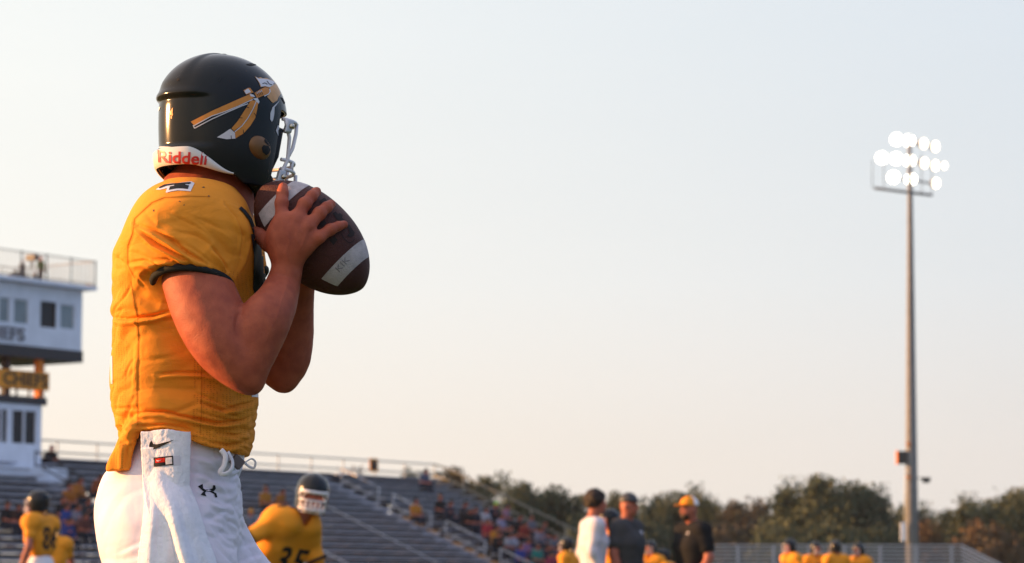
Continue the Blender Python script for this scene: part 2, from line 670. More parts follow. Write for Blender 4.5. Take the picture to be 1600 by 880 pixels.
M['lamp'] = mat("lit_floodlight", (1, 0.95, 0.85), 0.3, emit=((1.0, 0.88, 0.68), 5.0))
M['lamp_side'] = mat("lit_floodlight_seen_sideways", (1, 0.9, 0.8), 0.3, emit=((1.0, 0.82, 0.58), 3.0))
M['bark'] = mat("bark", (0.06, 0.045, 0.035), 0.9, 0.1, bump=0.5, bscale=12)
for nm, c1, c2 in (('leaf_dark', (0.052, 0.072, 0.050), (0.072, 0.088, 0.056)), ('leaf_olive', (0.072, 0.088, 0.052), (0.090, 0.098, 0.056)),
                   ('leaf_brown', (0.095, 0.072, 0.053), (0.076, 0.078, 0.052)), ('leaf_rust', (0.13, 0.073, 0.043), (0.092, 0.080, 0.050))):
    M[nm] = mat(nm, c1, 0.75, 0.2, col2=c2, vscale=0.6)

# the cloth of the passer's jersey: a gold knit with fine holes
def knit(name, col, rough=0.5, holes=True, sc=420.0, sheen=0.25):
    m = mat(name, col, rough, 0.12, var=0.05, vscale=14, sheen=sheen)
    t = m.node_tree
    b = t.nodes["Principled BSDF"]
    tcn = t.nodes.new("ShaderNodeTexCoord")
    v = t.nodes.new("ShaderNodeTexVoronoi" if holes else "ShaderNodeTexNoise")
    v.inputs["Scale"].default_value = sc
    t.links.new(tcn.outputs["Object"], v.inputs["Vector"])
    n = t.nodes.new("ShaderNodeTexNoise")
    n.inputs["Scale"].default_value = 38
    n.inputs["Detail"].default_value = 4
    t.links.new(tcn.outputs["Object"], n.inputs["Vector"])
    b1 = t.nodes.new("ShaderNodeBump"); b1.inputs["Strength"].default_value = 0.35; b1.inputs["Distance"].default_value = 0.001
    b2 = t.nodes.new("ShaderNodeBump"); b2.inputs["Strength"].default_value = 0.35; b2.inputs["Distance"].default_value = 0.004
    t.links.new(v.outputs[0], b1.inputs["Height"])
    t.links.new(n.outputs[0], b2.inputs["Height"])
    t.links.new(b2.outputs[0], b1.inputs["Normal"])
    t.links.new(b1.outputs[0], b.inputs["Normal"])
    return m
M['jersey'] = knit("gold_jersey", (0.85, 0.285, 0.028), 0.8, sheen=0.0)
M['jersey_far'] = mat("gold_jersey_cloth", (0.82, 0.30, 0.025), 0.7, 0.15)
def mesh_zones(m, xa, xb, ztop, xc, zc):
    """rows of fine holes on the back strip and the front panel; tight stretch wrinkles everywhere"""
    t = m.node_tree
    b = t.nodes["Principled BSDF"]
    old = b.inputs["Normal"].links[0].from_socket
    tcn = t.nodes.new("ShaderNodeTexCoord")
    sp = t.nodes.new("ShaderNodeSeparateXYZ")
    t.links.new(tcn.outputs["Object"], sp.inputs[0])
    def mth(op, a, bb):
        n = t.nodes.new("ShaderNodeMath"); n.operation = op
        for i, v in enumerate((a, bb)):
            if isinstance(v, (int, float)): n.inputs[i].default_value = v
            else: t.links.new(v, n.inputs[i])
        return n.outputs[0]
    zone = mth('MULTIPLY', mth('MAXIMUM', mth('LESS_THAN', sp.outputs[0], xa), mth('GREATER_THAN', sp.outputs[0], xb)), mth('LESS_THAN', sp.outputs[2], ztop))
    mp = t.nodes.new("ShaderNodeMapping"); mp.inputs["Scale"].default_value = (1.0, 1.0, 1.5)
    t.links.new(tcn.outputs["Object"], mp.inputs[0])
    v = t.nodes.new("ShaderNodeTexVoronoi"); v.inputs["Scale"].default_value = 150
    v.inputs["Randomness"].default_value = 0.25
    t.links.new(mp.outputs[0], v.inputs["Vector"])
    hole = mth('LESS_THAN', v.outputs[0], 0.34)
    hz = mth('MULTIPLY', hole, zone)
    bp = t.nodes.new("ShaderNodeBump"); bp.invert = True
    bp.inputs["Strength"].default_value = 0.8; bp.inputs["Distance"].default_value = 0.0015
    t.links.new(hz, bp.inputs["Height"]); t.links.new(old, bp.inputs["Normal"])
    mp2 = t.nodes.new("ShaderNodeMapping"); mp2.inputs["Scale"].default_value = (4, 4, 13); mp2.inputs["Rotation"].default_value = (0, R(9), 0)
    t.links.new(tcn.outputs["Object"], mp2.inputs[0])
    wn_ = t.nodes.new("ShaderNodeTexNoise"); wn_.inputs["Scale"].default_value = 1.0; wn_.inputs["Detail"].default_value = 3; wn_.inputs["Distortion"].default_value = 1.2
    t.links.new(mp2.outputs[0], wn_.inputs["Vector"])
    bw = t.nodes.new("ShaderNodeBump"); bw.inputs["Strength"].default_value = 0.35; bw.inputs["Distance"].default_value = 0.02
    t.links.new(wn_.outputs[0], bw.inputs["Height"]); t.links.new(bp.outputs[0], bw.inputs["Normal"])
    t.links.new(bw.outputs[0], b.inputs["Normal"])
    # a little darker through the holes
    src = b.inputs["Base Color"].links[0].from_socket
    mx = t.nodes.new("ShaderNodeMix"); mx.data_type = 'RGBA'; mx.blend_type = 'MULTIPLY'
    t.links.new(mth('MULTIPLY', hz, 0.4), mx.inputs["Factor"])
    t.links.new(src, mx.inputs[6]); mx.inputs[7].default_value = (0.5, 0.34, 0.2, 1)
    t.links.new(mx.outputs[2], b.inputs["Base Color"])
mesh_zones(M['jersey'], q(213, 560)[0], q(315, 560)[0], q(300, 442)[2], 0, 0)
M['jersey_trim'] = knit("black_trim", (0.028, 0.029, 0.030), 0.8, False, sheen=0.0)
M['pants'] = knit("white_pants", (0.80, 0.72, 0.81), 0.6, False, 900, 0.1)
M['white_cloth'] = mat("white_cloth", (0.84, 0.78, 0.83), 0.8, 0.2, sheen=0.2)
M['towel'] = mat("white_terry", (0.88, 0.85, 0.93), 0.95, 0.05, sheen=0.2, bump=0.3, bscale=420, var=0.05, vscale=60)
M['skin'] = mat("skin", (0.43, 0.102, 0.052), 0.58, 0.22, col2=(0.33, 0.072, 0.040), vscale=34, bump=0.16, bscale=320, sss=0.05)
M['skin_far'] = mat("skin_of_far_people", (0.40, 0.125, 0.08), 0.6, 0.3)
M['hair'] = mat("brown_hair", (0.025, 0.015, 0.011), 0.6, 0.3, bump=0.6, bscale=220)
M['shell'] = mat("black_helmet_shell", (0.0135, 0.0135, 0.0135), 0.15, 0.24, bump=0.02, bscale=900)
M['shell_far'] = mat("black_helmet_of_far_players", (0.014, 0.014, 0.016), 0.22, 0.3)
M['mask'] = mat("white_mask_bar", (0.80, 0.73, 0.74), 0.35, 0.5)
M['clip'] = mat("grey_clip", (0.52, 0.50, 0.51), 0.3, 0.5, metal=0.3)
M['screw'] = mat("steel_screw", (0.5, 0.45, 0.38), 0.25, metal=1.0)
M['padding'] = mat("black_padding", (0.018, 0.018, 0.02), 0.7, 0.2)
M['white_print'] = mat("white_print", (0.66, 0.62, 0.66), 0.4, 0.4)
M['bumper'] = mat("white_bumper", (0.66, 0.62, 0.58), 0.45, 0.4, var=0.05, vscale=30)
M['orange_print'] = mat("orange_print", (0.66, 0.235, 0.03), 0.35, 0.4, var=0.12, vscale=40)
M['tan_print'] = mat("tan_print", (0.62, 0.30, 0.10), 0.35, 0.4, var=0.15, vscale=60)
M['red_print'] = mat("red_print", (0.50, 0.022, 0.02), 0.4, 0.4)
M['black_print'] = mat("black_print", (0.022, 0.022, 0.024), 0.7, 0.12)
M['ear'] = mat("bronze_ear_cover", (0.20, 0.090, 0.030), 0.4, 0.4, metal=0.2)
M['leather'] = mat("football_leather", (0.095, 0.028, 0.021), 0.55, 0.22, col2=(0.066, 0.021, 0.017), vscale=10, bump=0.5, bscale=380)
M['stripe'] = mat("white_stripe", (0.50, 0.43, 0.43), 0.7, 0.2, var=0.18, vscale=45, bump=0.5, bscale=380)
M['worn'] = mat("worn_dark_print", (0.030, 0.020, 0.019), 0.7, 0.15)
M['ink'] = mat("faded_ink", (0.24, 0.21, 0.22), 0.7)
M['strap'] = mat("tan_strap", (0.06, 0.038, 0.028), 0.6)
M['nail'] = mat("finger_nail", (0.50, 0.24, 0.19), 0.3, 0.5)
def cloth(name, c):
    if name not in M:
        M[name] = mat(name, c, 0.9, 0.08)
    return M[name]

# ================================================================== the ground
gv = []
def sheet_obj(name, x0, x1, y0, y1, z, m, kind="structure"):
    me = bpy.data.meshes.new(name)
    me.from_pydata([(x0, y0, z), (x1, y0, z), (x1, y1, z), (x0, y1, z)], [], [(0, 1, 2, 3)])
    o = link(name, me, m)
    tag(o, kind=kind)
    return o
sheet_obj("ground", -2500, 2500, -400, 4000, 0.0, M['grass'])
sheet_obj("running_track", -60, 70, 62, 72, 0.004, M['track'])

# ================================================================== the big stand
D1 = Vector((0.572, 0.820, 0)).normalized()       # along the rows
N1 = Vector((0.820, -0.572, 0)).normalized()      # towards the field
T0 = at(540, 742, 117.0)
UP = Vector((0, 0, 1))
def onp(px, py, off=0.0):
    """where the sight line through a px meets the vertical plane parallel to the rows, off metres towards the field"""
    d = ray(px, py); o = Vector((0, 0, EYE))
    p0 = T0 + N1 * off
    t = (p0 - o).dot(N1) / d.dot(N1)
    return o + d * t
def tcoord(p):
    return (p - T0).dot(D1)
def P3(t, off, z):
    v = T0 + D1 * t + N1 * off
    return Vector((v.x, v.y, z))
AX = (D1, N1, UP)
RISE, RUN, NROW = 0.255, 0.61, 20
ZT = T0.z
ST = empty("grandstand", P3(-8, 6, 0.0), anchored=True)
tag(ST, "long aluminium grandstand with rows of benches, stair rails and a high back rail", "grandstand")
T_R = 6.5
SECT = [(-32.0, -19.6), (-18.2, -13.6), (-12.4, -1.9), (-0.7, T_R)]
def place(me, name, m, M4, parent):
    o = bpy.data.objects.new(name, me)
    COL.objects.link(o)
    o.parent = parent
    o.matrix_parent_inverse = Matrix.Translation(-Vector(parent["anchor"])) if "anchor" in parent else Matrix()
    o.matrix_basis = M4
    return o
def frame_at(p):
    return Matrix(((D1.x, N1.x, 0, p.x), (D1.y, N1.y, 0, p.y), (0, 0, 1, p.z), (0, 0, 0, 1)))
for (a, b) in SECT:
    L = b - a
    seat = MB().box((0, 0, 0), (L, 0.26, 0.05)).mesh("seat_plank"); seat.materials.append(M['alu'])
    foot = MB().box((0, 0, 0), (L, 0.30, 0.045)).mesh("foot_plank"); foot.materials.append(M['alu'])
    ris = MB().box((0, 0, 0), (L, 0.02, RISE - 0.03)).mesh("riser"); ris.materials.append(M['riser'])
    for i in range(NROW):
        z = ZT - RISE * i
        if z < 0.1: continue
        place(seat, "seat_plank", None, frame_at(P3((a + b) / 2, RUN * i, z)), ST)
        if z > 0.5:
            place(foot, "foot_plank", None, frame_at(P3((a + b) / 2, RUN * i + 0.34, z - 0.40)), ST)
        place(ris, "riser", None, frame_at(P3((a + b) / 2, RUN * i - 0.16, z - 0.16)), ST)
# stair treads of the aisles
for k in range(len(SECT) - 1):
    a, b = SECT[k][1], SECT[k + 1][0]
    tr = MB().box((0, 0, 0), (b - a - 0.1, 0.30, 0.05)).mesh("stair_tread"); tr.materials.append(M['alu'])
    for i in range(2 * NROW):
        z = ZT - 0.40 - RISE / 2 * i
        if z < 0.1: continue
        place(tr, "stair_tread", None, frame_at(P3((a + b) / 2, RUN / 2 * i, z)), ST)
    rs = MB().box((0, 0, 0), (b - a - 0.02, 0.02, RISE / 2 - 0.02)).mesh("riser"); rs.materials.append(M['riser'])  # risers added to close the aisle steps to stray sunlight
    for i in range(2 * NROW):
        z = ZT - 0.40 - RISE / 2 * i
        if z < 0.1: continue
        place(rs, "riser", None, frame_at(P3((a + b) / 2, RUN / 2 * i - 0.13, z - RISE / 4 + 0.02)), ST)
# a low panel added behind the top row to stop sun leaking through
MB().box(P3((SECT[0][0] + T_R) / 2, -0.24, ZT - 0.5), (T_R - SECT[0][0], 0.03, 1.1), AX).build("sun_stop_panel", M['riser'], ST)
# supports below the rows
sup = MB()
for t in np.arange(-31, T_R, 2.6):
    sup.beam(P3(t, 0, ZT - 0.55), P3(t, RUN * (NROW - 1), max(0.1, ZT - 0.55 - RISE * (NROW - 1))), 0.1, 0.15)
    for k in range(4):
        z = ZT - 0.6 - RISE * 5 * k
        if z > 0.2:
            sup.beam(P3(t, RUN * 5 * k, 0), P3(t, RUN * 5 * k, z), 0.1, 0.1)
o = sup.build("support_frame", M['steel_dark'], ST); o["kind"] = "stuff"
# handrails in the aisles: two sloped bars between posts, a gap, then the next
def slope_z(off):
    return ZT - 0.40 - RISE / RUN * off
hrw = 0.032
def hand_rail(t, o0, o1, m=M['alu_rail'], h=0.95):
    g = MB()
    for hh in (h, h * 0.52):
        g.tube([P3(t, o0, slope_z(o0) + hh), P3(t, o1, slope_z(o1) + hh)], hrw, 6)
    for oo in (o0, o1):
        g.tube([P3(t, oo, max(0, slope_z(oo) - 0.05)), P3(t, oo, slope_z(oo) + h)], hrw, 6)
    g.build("stair_rail", m, ST)["kind"] = "stuff"
for o0 in np.arange(0.9, 12.5, 2.62):
    hand_rail(-1.4, o0, o0 + 1.9)
    hand_rail(-13.1, o0 + 0.2, o0 + 2.0)
    hand_rail(-18.9, o0, o0 + 2.1, M['steel_dark'])
# long low edge rail running down the middle section
lr = MB().tube([P3(-6.4, 2.2, slope_z(2.2) + 0.62), P3(-6.4, 11.5, slope_z(11.5) + 0.62)], 0.022, 6)
lr.build("edge_rail", M['alu_rail'], ST)
# the high back rail and the sloping end rail
BR0, BR1 = -32.0, T_R + 0.1
br_ = MB()
zb = ZT + 0.02
for hh in (0.66, 0.24):
    br_.tube([P3(BR0, -0.35, zb + hh), P3(BR1, -0.35, zb + hh)], 0.035, 6)
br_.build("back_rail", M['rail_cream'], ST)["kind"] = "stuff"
for t in np.arange(BR1, BR0, -2.1):
    MB().tube([P3(t, -0.35, zb - 0.6), P3(t, -0.35, zb + 0.68)], 0.03, 6).build("rail_post", M['rail_cream'], ST)
er = MB()
for hh in (1.05, 0.55):
    er.tube([P3(BR1, -0.35, zb + hh - 0.39), P3(BR1, 0.4, slope_z(0.4) + hh), P3(BR1, RUN * (NROW - 1), slope_z(RUN * (NROW - 1)) + hh)], 0.04, 6)
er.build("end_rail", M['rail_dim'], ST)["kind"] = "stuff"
for oo in np.arange(1.2, RUN * NROW - 0.5, 1.75):
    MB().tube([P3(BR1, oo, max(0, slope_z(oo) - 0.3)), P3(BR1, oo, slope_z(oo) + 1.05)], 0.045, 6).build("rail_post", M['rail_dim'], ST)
# the small square sign on the back rail
sg_ = empty("sign", onp(584, 727, -0.40), anchored=True)
tag(sg_, "small square dark sign with a tan frame fixed to the grandstand back rail", "sign")
p = onp(584, 727, -0.31)
MB().box(p, (0.56, 0.03, 0.56), AX).build("frame", M['banner'], sg_)
MB().box(p + N1 * 0.018, (0.42, 0.02, 0.42), AX).build("face", M['strap'], sg_)

# ================================================================== the press box
PX = empty("press_box", P3(-18, -1.5, 0), anchored=True)
tag(PX, "white two storey press box with railed roof deck at the left edge", "press box")
PO = 0.5                                                     # its front plane
def pz(px, py, off=PO):
    p = onp(px, py, off); return tcoord(p), p.z
def slab(name, m, t0, t1, z0, z1, o0, o1, parent=PX):
    return MB().box(P3((t0 + t1) / 2, (o0 + o1) / 2, (z0 + z1) / 2), (t1 - t0, o1 - o0, z1 - z0), AX).build(name, m, parent)
TL_ = -30.0
tr_, zr_ = pz(129, 459)
_, zs = pz(127, 549)
_, zbeam = pz(127, 566)
# upper storey wall, cut round its windows (strips so the openings are real)
wins = [((-26, 461), (-10, 498)), ((0, 465), (14.5, 503)), ((23, 469), (43.6, 506)), ((65, 472), (86, 513)), ((95.5, 475.5), (116, 515.5))]
wt_, wz = [], []
for (x0, y0), (x1, y1) in wins:
    a, z1 = pz(x0, y0); b, z0 = pz(x1, y1)
    wt_.append((a - 0.05, b + 0.05)); wz.append((z0 - 0.05, z1 + 0.05))
wz0 = sum(v[0] for v in wz) / len(wz); wz1 = sum(v[1] for v in wz) / len(wz)
def wall_with(name, t0, t1, z0, z1, opens, oz0, oz1, off, thick):
    g = MB()
    def s(a, b, c, d):
        if b - a > 0.01 and d - c > 0.01:
            g.box(P3((a + b) / 2, off - thick / 2, (c + d) / 2), (b - a, thick, d - c), AX)
    s(t0, t1, z0, oz0); s(t0, t1, oz1, z1)
    x = t0
    for a, b in opens:
        s(x, a, oz0, oz1); x = b
    s(x, t1, oz0, oz1)
    return g.build(name, M['siding'], PX)
wall_with("wall", TL_, tr_, zs, zr_ + 0.1, wt_, wz0, wz1, PO, 0.14)
slab("end_wall", M['siding'], tr_ - 0.14, tr_, zs, zr_ + 0.1, PO - 3.4, PO - 0.145)
slab("end_wall", M['siding'], TL_, TL_ + 0.14, zs, zr_ + 0.1, PO - 3.4, PO - 0.145)
slab("floor", M['steel_dark'], TL_ + 0.145, tr_ - 0.145, zs + 0.002, zs + 0.1, PO - 3.4, PO - 0.145)
slab("back_wall", M['siding'], TL_, tr_, zs, zr_ + 0.1, PO - 3.54, PO - 3.405)
for i, (a, b) in enumerate(wt_):
    g = MB()
    fw = 0.045
    for (c, d, e, f) in ((a, a + fw, wz0, wz1), (b - fw, b, wz0, wz1), (a + fw, b - fw, wz0, wz0 + fw), (a + fw, b - fw, wz1 - fw, wz1)):
        g.box(P3((c + d) / 2, PO - 0.06, (e + f) / 2), (d - c, 0.08, f - e), AX)
    wfr = g.build("window", M['steel_dark'] if i == 3 else M['siding'], PX)
    pn = MB().box(P3((a + b) / 2, PO - 0.09, (wz0 + wz1) / 2), (b - a - 2 * fw, 0.015, wz1 - wz0 - 2 * fw), AX)
    po = link("pane", pn.mesh("pane"), M['glass_dark'] if i == 3 else M['glass']); po.parent = wfr
# dark beam under the upper storey, roof slab with gutter
slab("beam", M['steel_dark'], TL_, tr_ + 0.05, zbeam - 0.02, zs, PO - 3.3, PO + 0.03)
t_sl, z_sl1 = pz(141, 449); _, z_sl0 = pz(141, 455)
slab("roof", M['siding'], TL_, t_sl, z_sl0, z_sl1, PO - 3.8, PO + 0.35)
# roof railing: thin balusters with a top rail
zrt = pz(143, 408, PO + 0.3)[1]
rr_ = MB()
rr_.tube([P3(TL_, PO + 0.28, zrt), P3(t_sl - 0.05, PO + 0.28, zrt), P3(t_sl - 0.05, PO - 3.6, zrt), P3(TL_, PO - 3.6, zrt)], 0.02, 6)
rr_.tube([P3(TL_, PO + 0.28, z_sl1 + 0.08), P3(t_sl - 0.05, PO + 0.28, z_sl1 + 0.08), P3(t_sl - 0.05, PO - 3.6, z_sl1 + 0.08)], 0.02, 6)
rr_.build("roof_rail", M['rust_rail'], PX)
bal = MB().tube([(0, 0, 0), (0, 0, zrt - z_sl1)], 0.014, 5).mesh("baluster"); bal.materials.append(M['rust_rail'])
post = MB().tube([(0, 0, -0.05), (0, 0, zrt - z_sl1 + 0.04)], 0.035, 5).mesh("rail_post"); post.materials.append(M['steel_dark'])
for k in range(46):
    t = t_sl - 0.05 - 0.21 * k
    place(bal if k % 6 else post, "baluster" if k % 6 else "rail_post", None, Matrix.Translation(P3(t, PO + 0.28, z_sl1)), PX)
for k in range(1, 16):
    place(bal, "baluster", None, Matrix.Translation(P3(t_sl - 0.05, PO + 0.28 - 0.24 * k, z_sl1)), PX)
for k in range(0, 30):
    place(bal, "baluster", None, Matrix.Translation(P3(t_sl - 0.3 - 0.3 * k, PO - 3.6, z_sl1)), PX)
# middle gap with posts and the banner
zb1 = pz(75, 583)[1]; zb0 = pz(75, 611)[1]; tb1 = pz(75, 600)[0]
zd1 = pz(72, 622)[1]; zd0 = pz(72, 634)[1]; td1 = pz(72, 628)[0]
for px in (-40, 24, 77):
    t = pz(px, 590)[0]
    slab("column", M['steel_dark'], t - 0.12, t + 0.12, zd1, zbeam - 0.025, PO - 0.6, PO - 0.36)
to_ = pz(67, 570)[0]
slab("orange_post", M['orange'], to_ - 0.13, to_ + 0.13, zd1, zbeam - 0.03, PO - 0.3, PO - 0.08)
slab("deck", M['steel_dark'], TL_, td1, zd0, zd1, PO - 3.3, PO + 0.05)
slab("deck_rail", M['steel_dark'], TL_, td1 - 0.03, zd1 + 0.25, zd1 + 0.30, PO - 0.20, PO - 0.14)
for k in range(10):
    t = td1 - 0.15 - 0.62 * k
    slab("deck_rail_post", M['steel_dark'], t - 0.03, t + 0.03, zd1, zb0 + 0.1, PO - 0.13, PO - 0.08)
# lower storey
tl1, zl1 = pz(65.5, 636)
_, zl0 = pz(65, 735)
lw = [((-30, 640), (-10, 690)), ((-5, 640), (11, 692)), ((21, 641), (56, 694))]
ot, oz = [], []
for (x0, y0), (x1, y1) in lw:
    a, z1 = pz(x0, y0); b, z0 = pz(x1, y1); ot.append((a - 0.06, b + 0.06)); oz.append((z0 - 0.05, z1 + 0.05))
o0_, o1_ = oz[-1]
wall_with("wall", TL_, tl1, zl0, zd0, ot, o0_, o1_, PO - 0.003, 0.14)
slab("end_wall", M['siding'], tl1 - 0.14, tl1, zl0, zd0, PO - 3.0, PO - 0.15)
slab("end_wall", M['siding'], TL_, TL_ + 0.14, zl0, zd0, PO - 3.0, PO - 0.15)
slab("back_wall", M['siding'], TL_, tl1, zl0, zd0, PO - 3.14, PO - 3.005)
for a, b in ot:
    g = MB(); fw = 0.045
    for (c, d, e, f) in ((a, a + fw, o0_, o1_), (b - fw, b, o0_, o1_), (a + fw, b - fw, o0_, o0_ + fw), (a + fw, b - fw, o1_ - fw, o1_), ((a + b) / 2 - 0.03, (a + b) / 2 + 0.03, o0_ + fw, o1_ - fw)):
        g.box(P3((c + d) / 2, PO - 0.06, (e + f) / 2), (d - c, 0.08, f - e), AX)
    wfr = g.build("window", M['siding'], PX)
    pn = MB().box(P3((a + b) / 2, PO - 0.10, (o0_ + o1_) / 2), (b - a - 2 * fw, 0.015, o1_ - o0_ - 2 * fw), AX)
    po = link("pane", pn.mesh("pane"), M['glass_dark']); po.parent = wfr
# the white skirt the box stands on, rounded at its end
tk, zk1 = pz(118, 733, 1.3); _, zk0 = pz(118, 757, 1.3)
sk = MB().box(P3((TL_ + tk - 0.4) / 2, -0.6, (zk0 + zk1) / 2), (tk - 0.4 - TL_, 3.8, zk1 - zk0), AX)
sk.tube([P3(tk - 0.42, 0.9, zk0 + (zk1 - zk0) * 0.5), P3(tk - 0.42, -2.4, zk0 + (zk1 - zk0) * 0.5)], (zk1 - zk0) * 0.5, 14)
sk.build("skirt", M['siding'], PX)["kind"] = "stuff"
def plane_text(name, text, t0, t1, z0, z1, off, m, parent, thick=0.03, bold=0.02):
    V_, T_ = glyphs(text, bold)
    n = len(V_)
    vs = [P3(t0 + (t1 - t0) * x, off, z0 + (z1 - z0) * y) for x, y in V_]
    me = bpy.data.meshes.new(name)
    me.from_pydata(vs, [], T_)
    bm = bmesh.new(); bm.from_mesh(me)
    bmesh.ops.remove_doubles(bm, verts=bm.verts, dist=1e-5)
    r = bmesh.ops.extrude_face_region(bm, geom=bm.faces[:])
    for e in r['geom']:
        if isinstance(e, bmesh.types.BMVert): e.co += N1 * thick
    bmesh.ops.recalc_face_normals(bm, faces=bm.faces)
    bm.to_mesh(me); bm.free(); me.update()
    return link(name, me, m, parent)
# letters on the upper wall; the word starts outside the picture
ts1 = pz(38, 520)[0]; ts0 = pz(-40, 510)[0]
_, zt1 = pz(20, 511); _, zt0 = pz(20, 532)
plane_text("wall_letters", "CHIEFS", ts0, ts1, zt0, zt1, PO + 0.002, M['letter_grey'], PX, 0.04)
# the orange banner is a thing of its own
BNR = empty("banner", P3(tb1 - 2.4, PO + 0.05, zb0), anchored=True)
tag(BNR, "orange banner with dark block letters hung below the press box upper storey", "banner")
tb0 = pz(-60, 600)[0]
MB().box(P3((tb0 + tb1) / 2, PO + 0.045, (zb0 + zb1) / 2), (tb1 - tb0, 0.03, zb1 - zb0), AX).build("cloth", M['banner'], BNR)
tx0 = pz(3, 598)[0]; tx1 = pz(73, 598)[0]
plane_text("letters", "CHIEFS", tx0, tx1, zb0 + (zb1 - zb0) * 0.16, zb1 - (zb1 - zb0) * 0.10, PO + 0.062, M['letter_dark'], BNR, 0.01, 0.03)

# ================================================================== the floodlight mast
LD = 139.0
base = at(1426, 880, LD)
LP = empty("floodlight_mast", (base.x, LD, 0), anchored=True)
tag(LP, "tall grey floodlight mast with three rows of lit lamps", "floodlight")
topz = at(1422, 292, LD).z
MB().tube([(base.x, LD, 0), (base.x, LD, 6.0), (at(1422, 292, LD).x, LD, topz), (at(1421, 212, LD).x, LD, at(1421, 212, LD).z)],
          [0.34, 0.30, 0.13, 0.10], 16).build("shaft", M['pole'], LP)
g = MB()
g.tube([at(1366, 294, LD - 0.3), at(1422, 301, LD), at(1456, 305, LD + 1.4)], 0.07, 6)
o = g.build("platform_beam", M['steel_dark'], LP)
g = MB()
for x, y0, y1, dd in ((1363, 250, 294, -0.3), (1381, 255, 296, -0.2), (1440, 240, 303, 0.6), (1456, 262, 305, 1.4)):
    g.tube([at(x, y0, LD + dd), at(x, y1, LD + dd)], 0.018, 5)
o = g.build("hanger", M['steel_dark'], LP); o["kind"] = "stuff"
LAMPS = [[(1401, 218, 0), (1420, 220, 0), (1444, 224.5, 1), (1462, 229, 1)],
         [(1378, 247, 0), (1400, 248, 0), (1421, 251, 0), (1445, 255, 1), (1462, 259, 1), (1476, 259, 2)],
         [(1396, 277, 0), (1423, 280, 0), (1463, 286.5, 1)]]
for row in LAMPS:
    y0, y1 = row[0][1], row[-1][1]
    g = MB()
    g.tube([at(row[0][0], row[0][1] + 2, LD + 0.25), at(1422, (y0 + y1) / 2 - 1, LD + 0.2), at(row[-1][0], y1 + 2, LD + 1.6)], 0.045, 6)
    g.build("cross_arm", M['steel_dark'], LP)
    for x, y, kd in row:
        dd = 0.0 if kd == 0 else 0.6
        c = at(x, y, LD + dd)
        face = (Vector((0, 0, EYE)) - c).normalized() if kd == 0 else (Vector((0.62, -0.75, -0.12)).normalized())
        sx = face.cross(UP).normalized(); sy = sx.cross(face)
        r = 0.30 if kd == 0 else (0.26 if kd == 1 else 0.18)
        hd_ = MB()
        prof = [(0.0, r), (-0.10, r * 0.98), (-0.28, r * 0.7), (-0.36, r * 0.3)]
        vs = [c + face * d_ + (sx * math.cos(a) + sy * math.sin(a)) * rr for d_, rr in prof for a in np.linspace(0, 2 * math.pi, 16, endpoint=False)]
        fs = [(i * 16 + j, i * 16 + (j + 1) % 16, (i + 1) * 16 + (j + 1) % 16, (i + 1) * 16 + j) for i in range(3) for j in range(16)]
        hd_.add(vs, fs + [tuple(range(48, 64))], True)
        h_ = hd_.build("lamp_head", M['pole'], LP)
        ln = MB().add([c - face * 0.012 + (sx * math.cos(a) + sy * math.sin(a)) * r * 0.95 for a in np.linspace(0, 2 * math.pi, 20, endpoint=False)], [tuple(range(20))])
        lo_ = link("lens", ln.mesh("lens"), M['lamp'] if kd == 0 else M['lamp_side']); lo_.parent = h_
# fittings on the shaft
for y in (694, 746):
    p = at(1419, y, LD - 0.33)
    MB().box(p, (0.16, 0.1, 0.16)).build("clamp", M['orange'], LP)
g = MB()
p0 = at(1416, 735, LD - 0.3); p1 = at(1414, 815, LD - 0.3)
g.tube([p0, p1], 0.05, 6)
g.build("conduit", M['rail_cream'], LP)
MB().box(at(1411, 831, LD - 0.3), (0.22, 0.2, 0.9)).build("meter_box", M['siding'], LP)
SPK = empty("loudspeaker", at(1408, 725, LD), anchored=True)
tag(SPK, "black loudspeaker box with its sunlit side coloured orange on the floodlight mast", "loudspeaker")
MB().box(at(1409.5, 715, LD), (0.46, 0.5, 0.62)).build("cabinet", M['black_plastic'], SPK)
MB().box(at(1401.5, 715, LD), (0.05, 0.5, 0.66)).build("sun_painted_side", M['orange'], SPK)  # orange colour stands for low sun on this side
MB().beam(at(1414, 707, LD), at(1421, 707, LD), 0.06, 0.06).build("bracket", M['steel_dark'], SPK)
FLD = empty("spotlight", at(1446, 756, LD), anchored=True)
tag(FLD, "small dark spotlight on an arm at the right of the floodlight mast", "spotlight")
MB().beam(at(1430, 747, LD), at(1442, 747, LD), 0.05, 0.05).build("arm", M['steel_dark'], FLD)
c = at(1447, 750, LD)
MB().add([c + Vector((sx_ * 0.20 * k, sy_ * 0.2 * k, z_)) for z_, k in ((0.12, 1.05), (-0.14, 0.75)) for sx_, sy_ in ((-1, -1), (1, -1), (1, 1), (-1, 1))],
         [(0, 1, 2, 3), (7, 6, 5, 4), (0, 4, 5, 1), (1, 5, 6, 2), (2, 6, 7, 3), (3, 7, 4, 0)]).build("housing", M['steel_dark'], FLD)

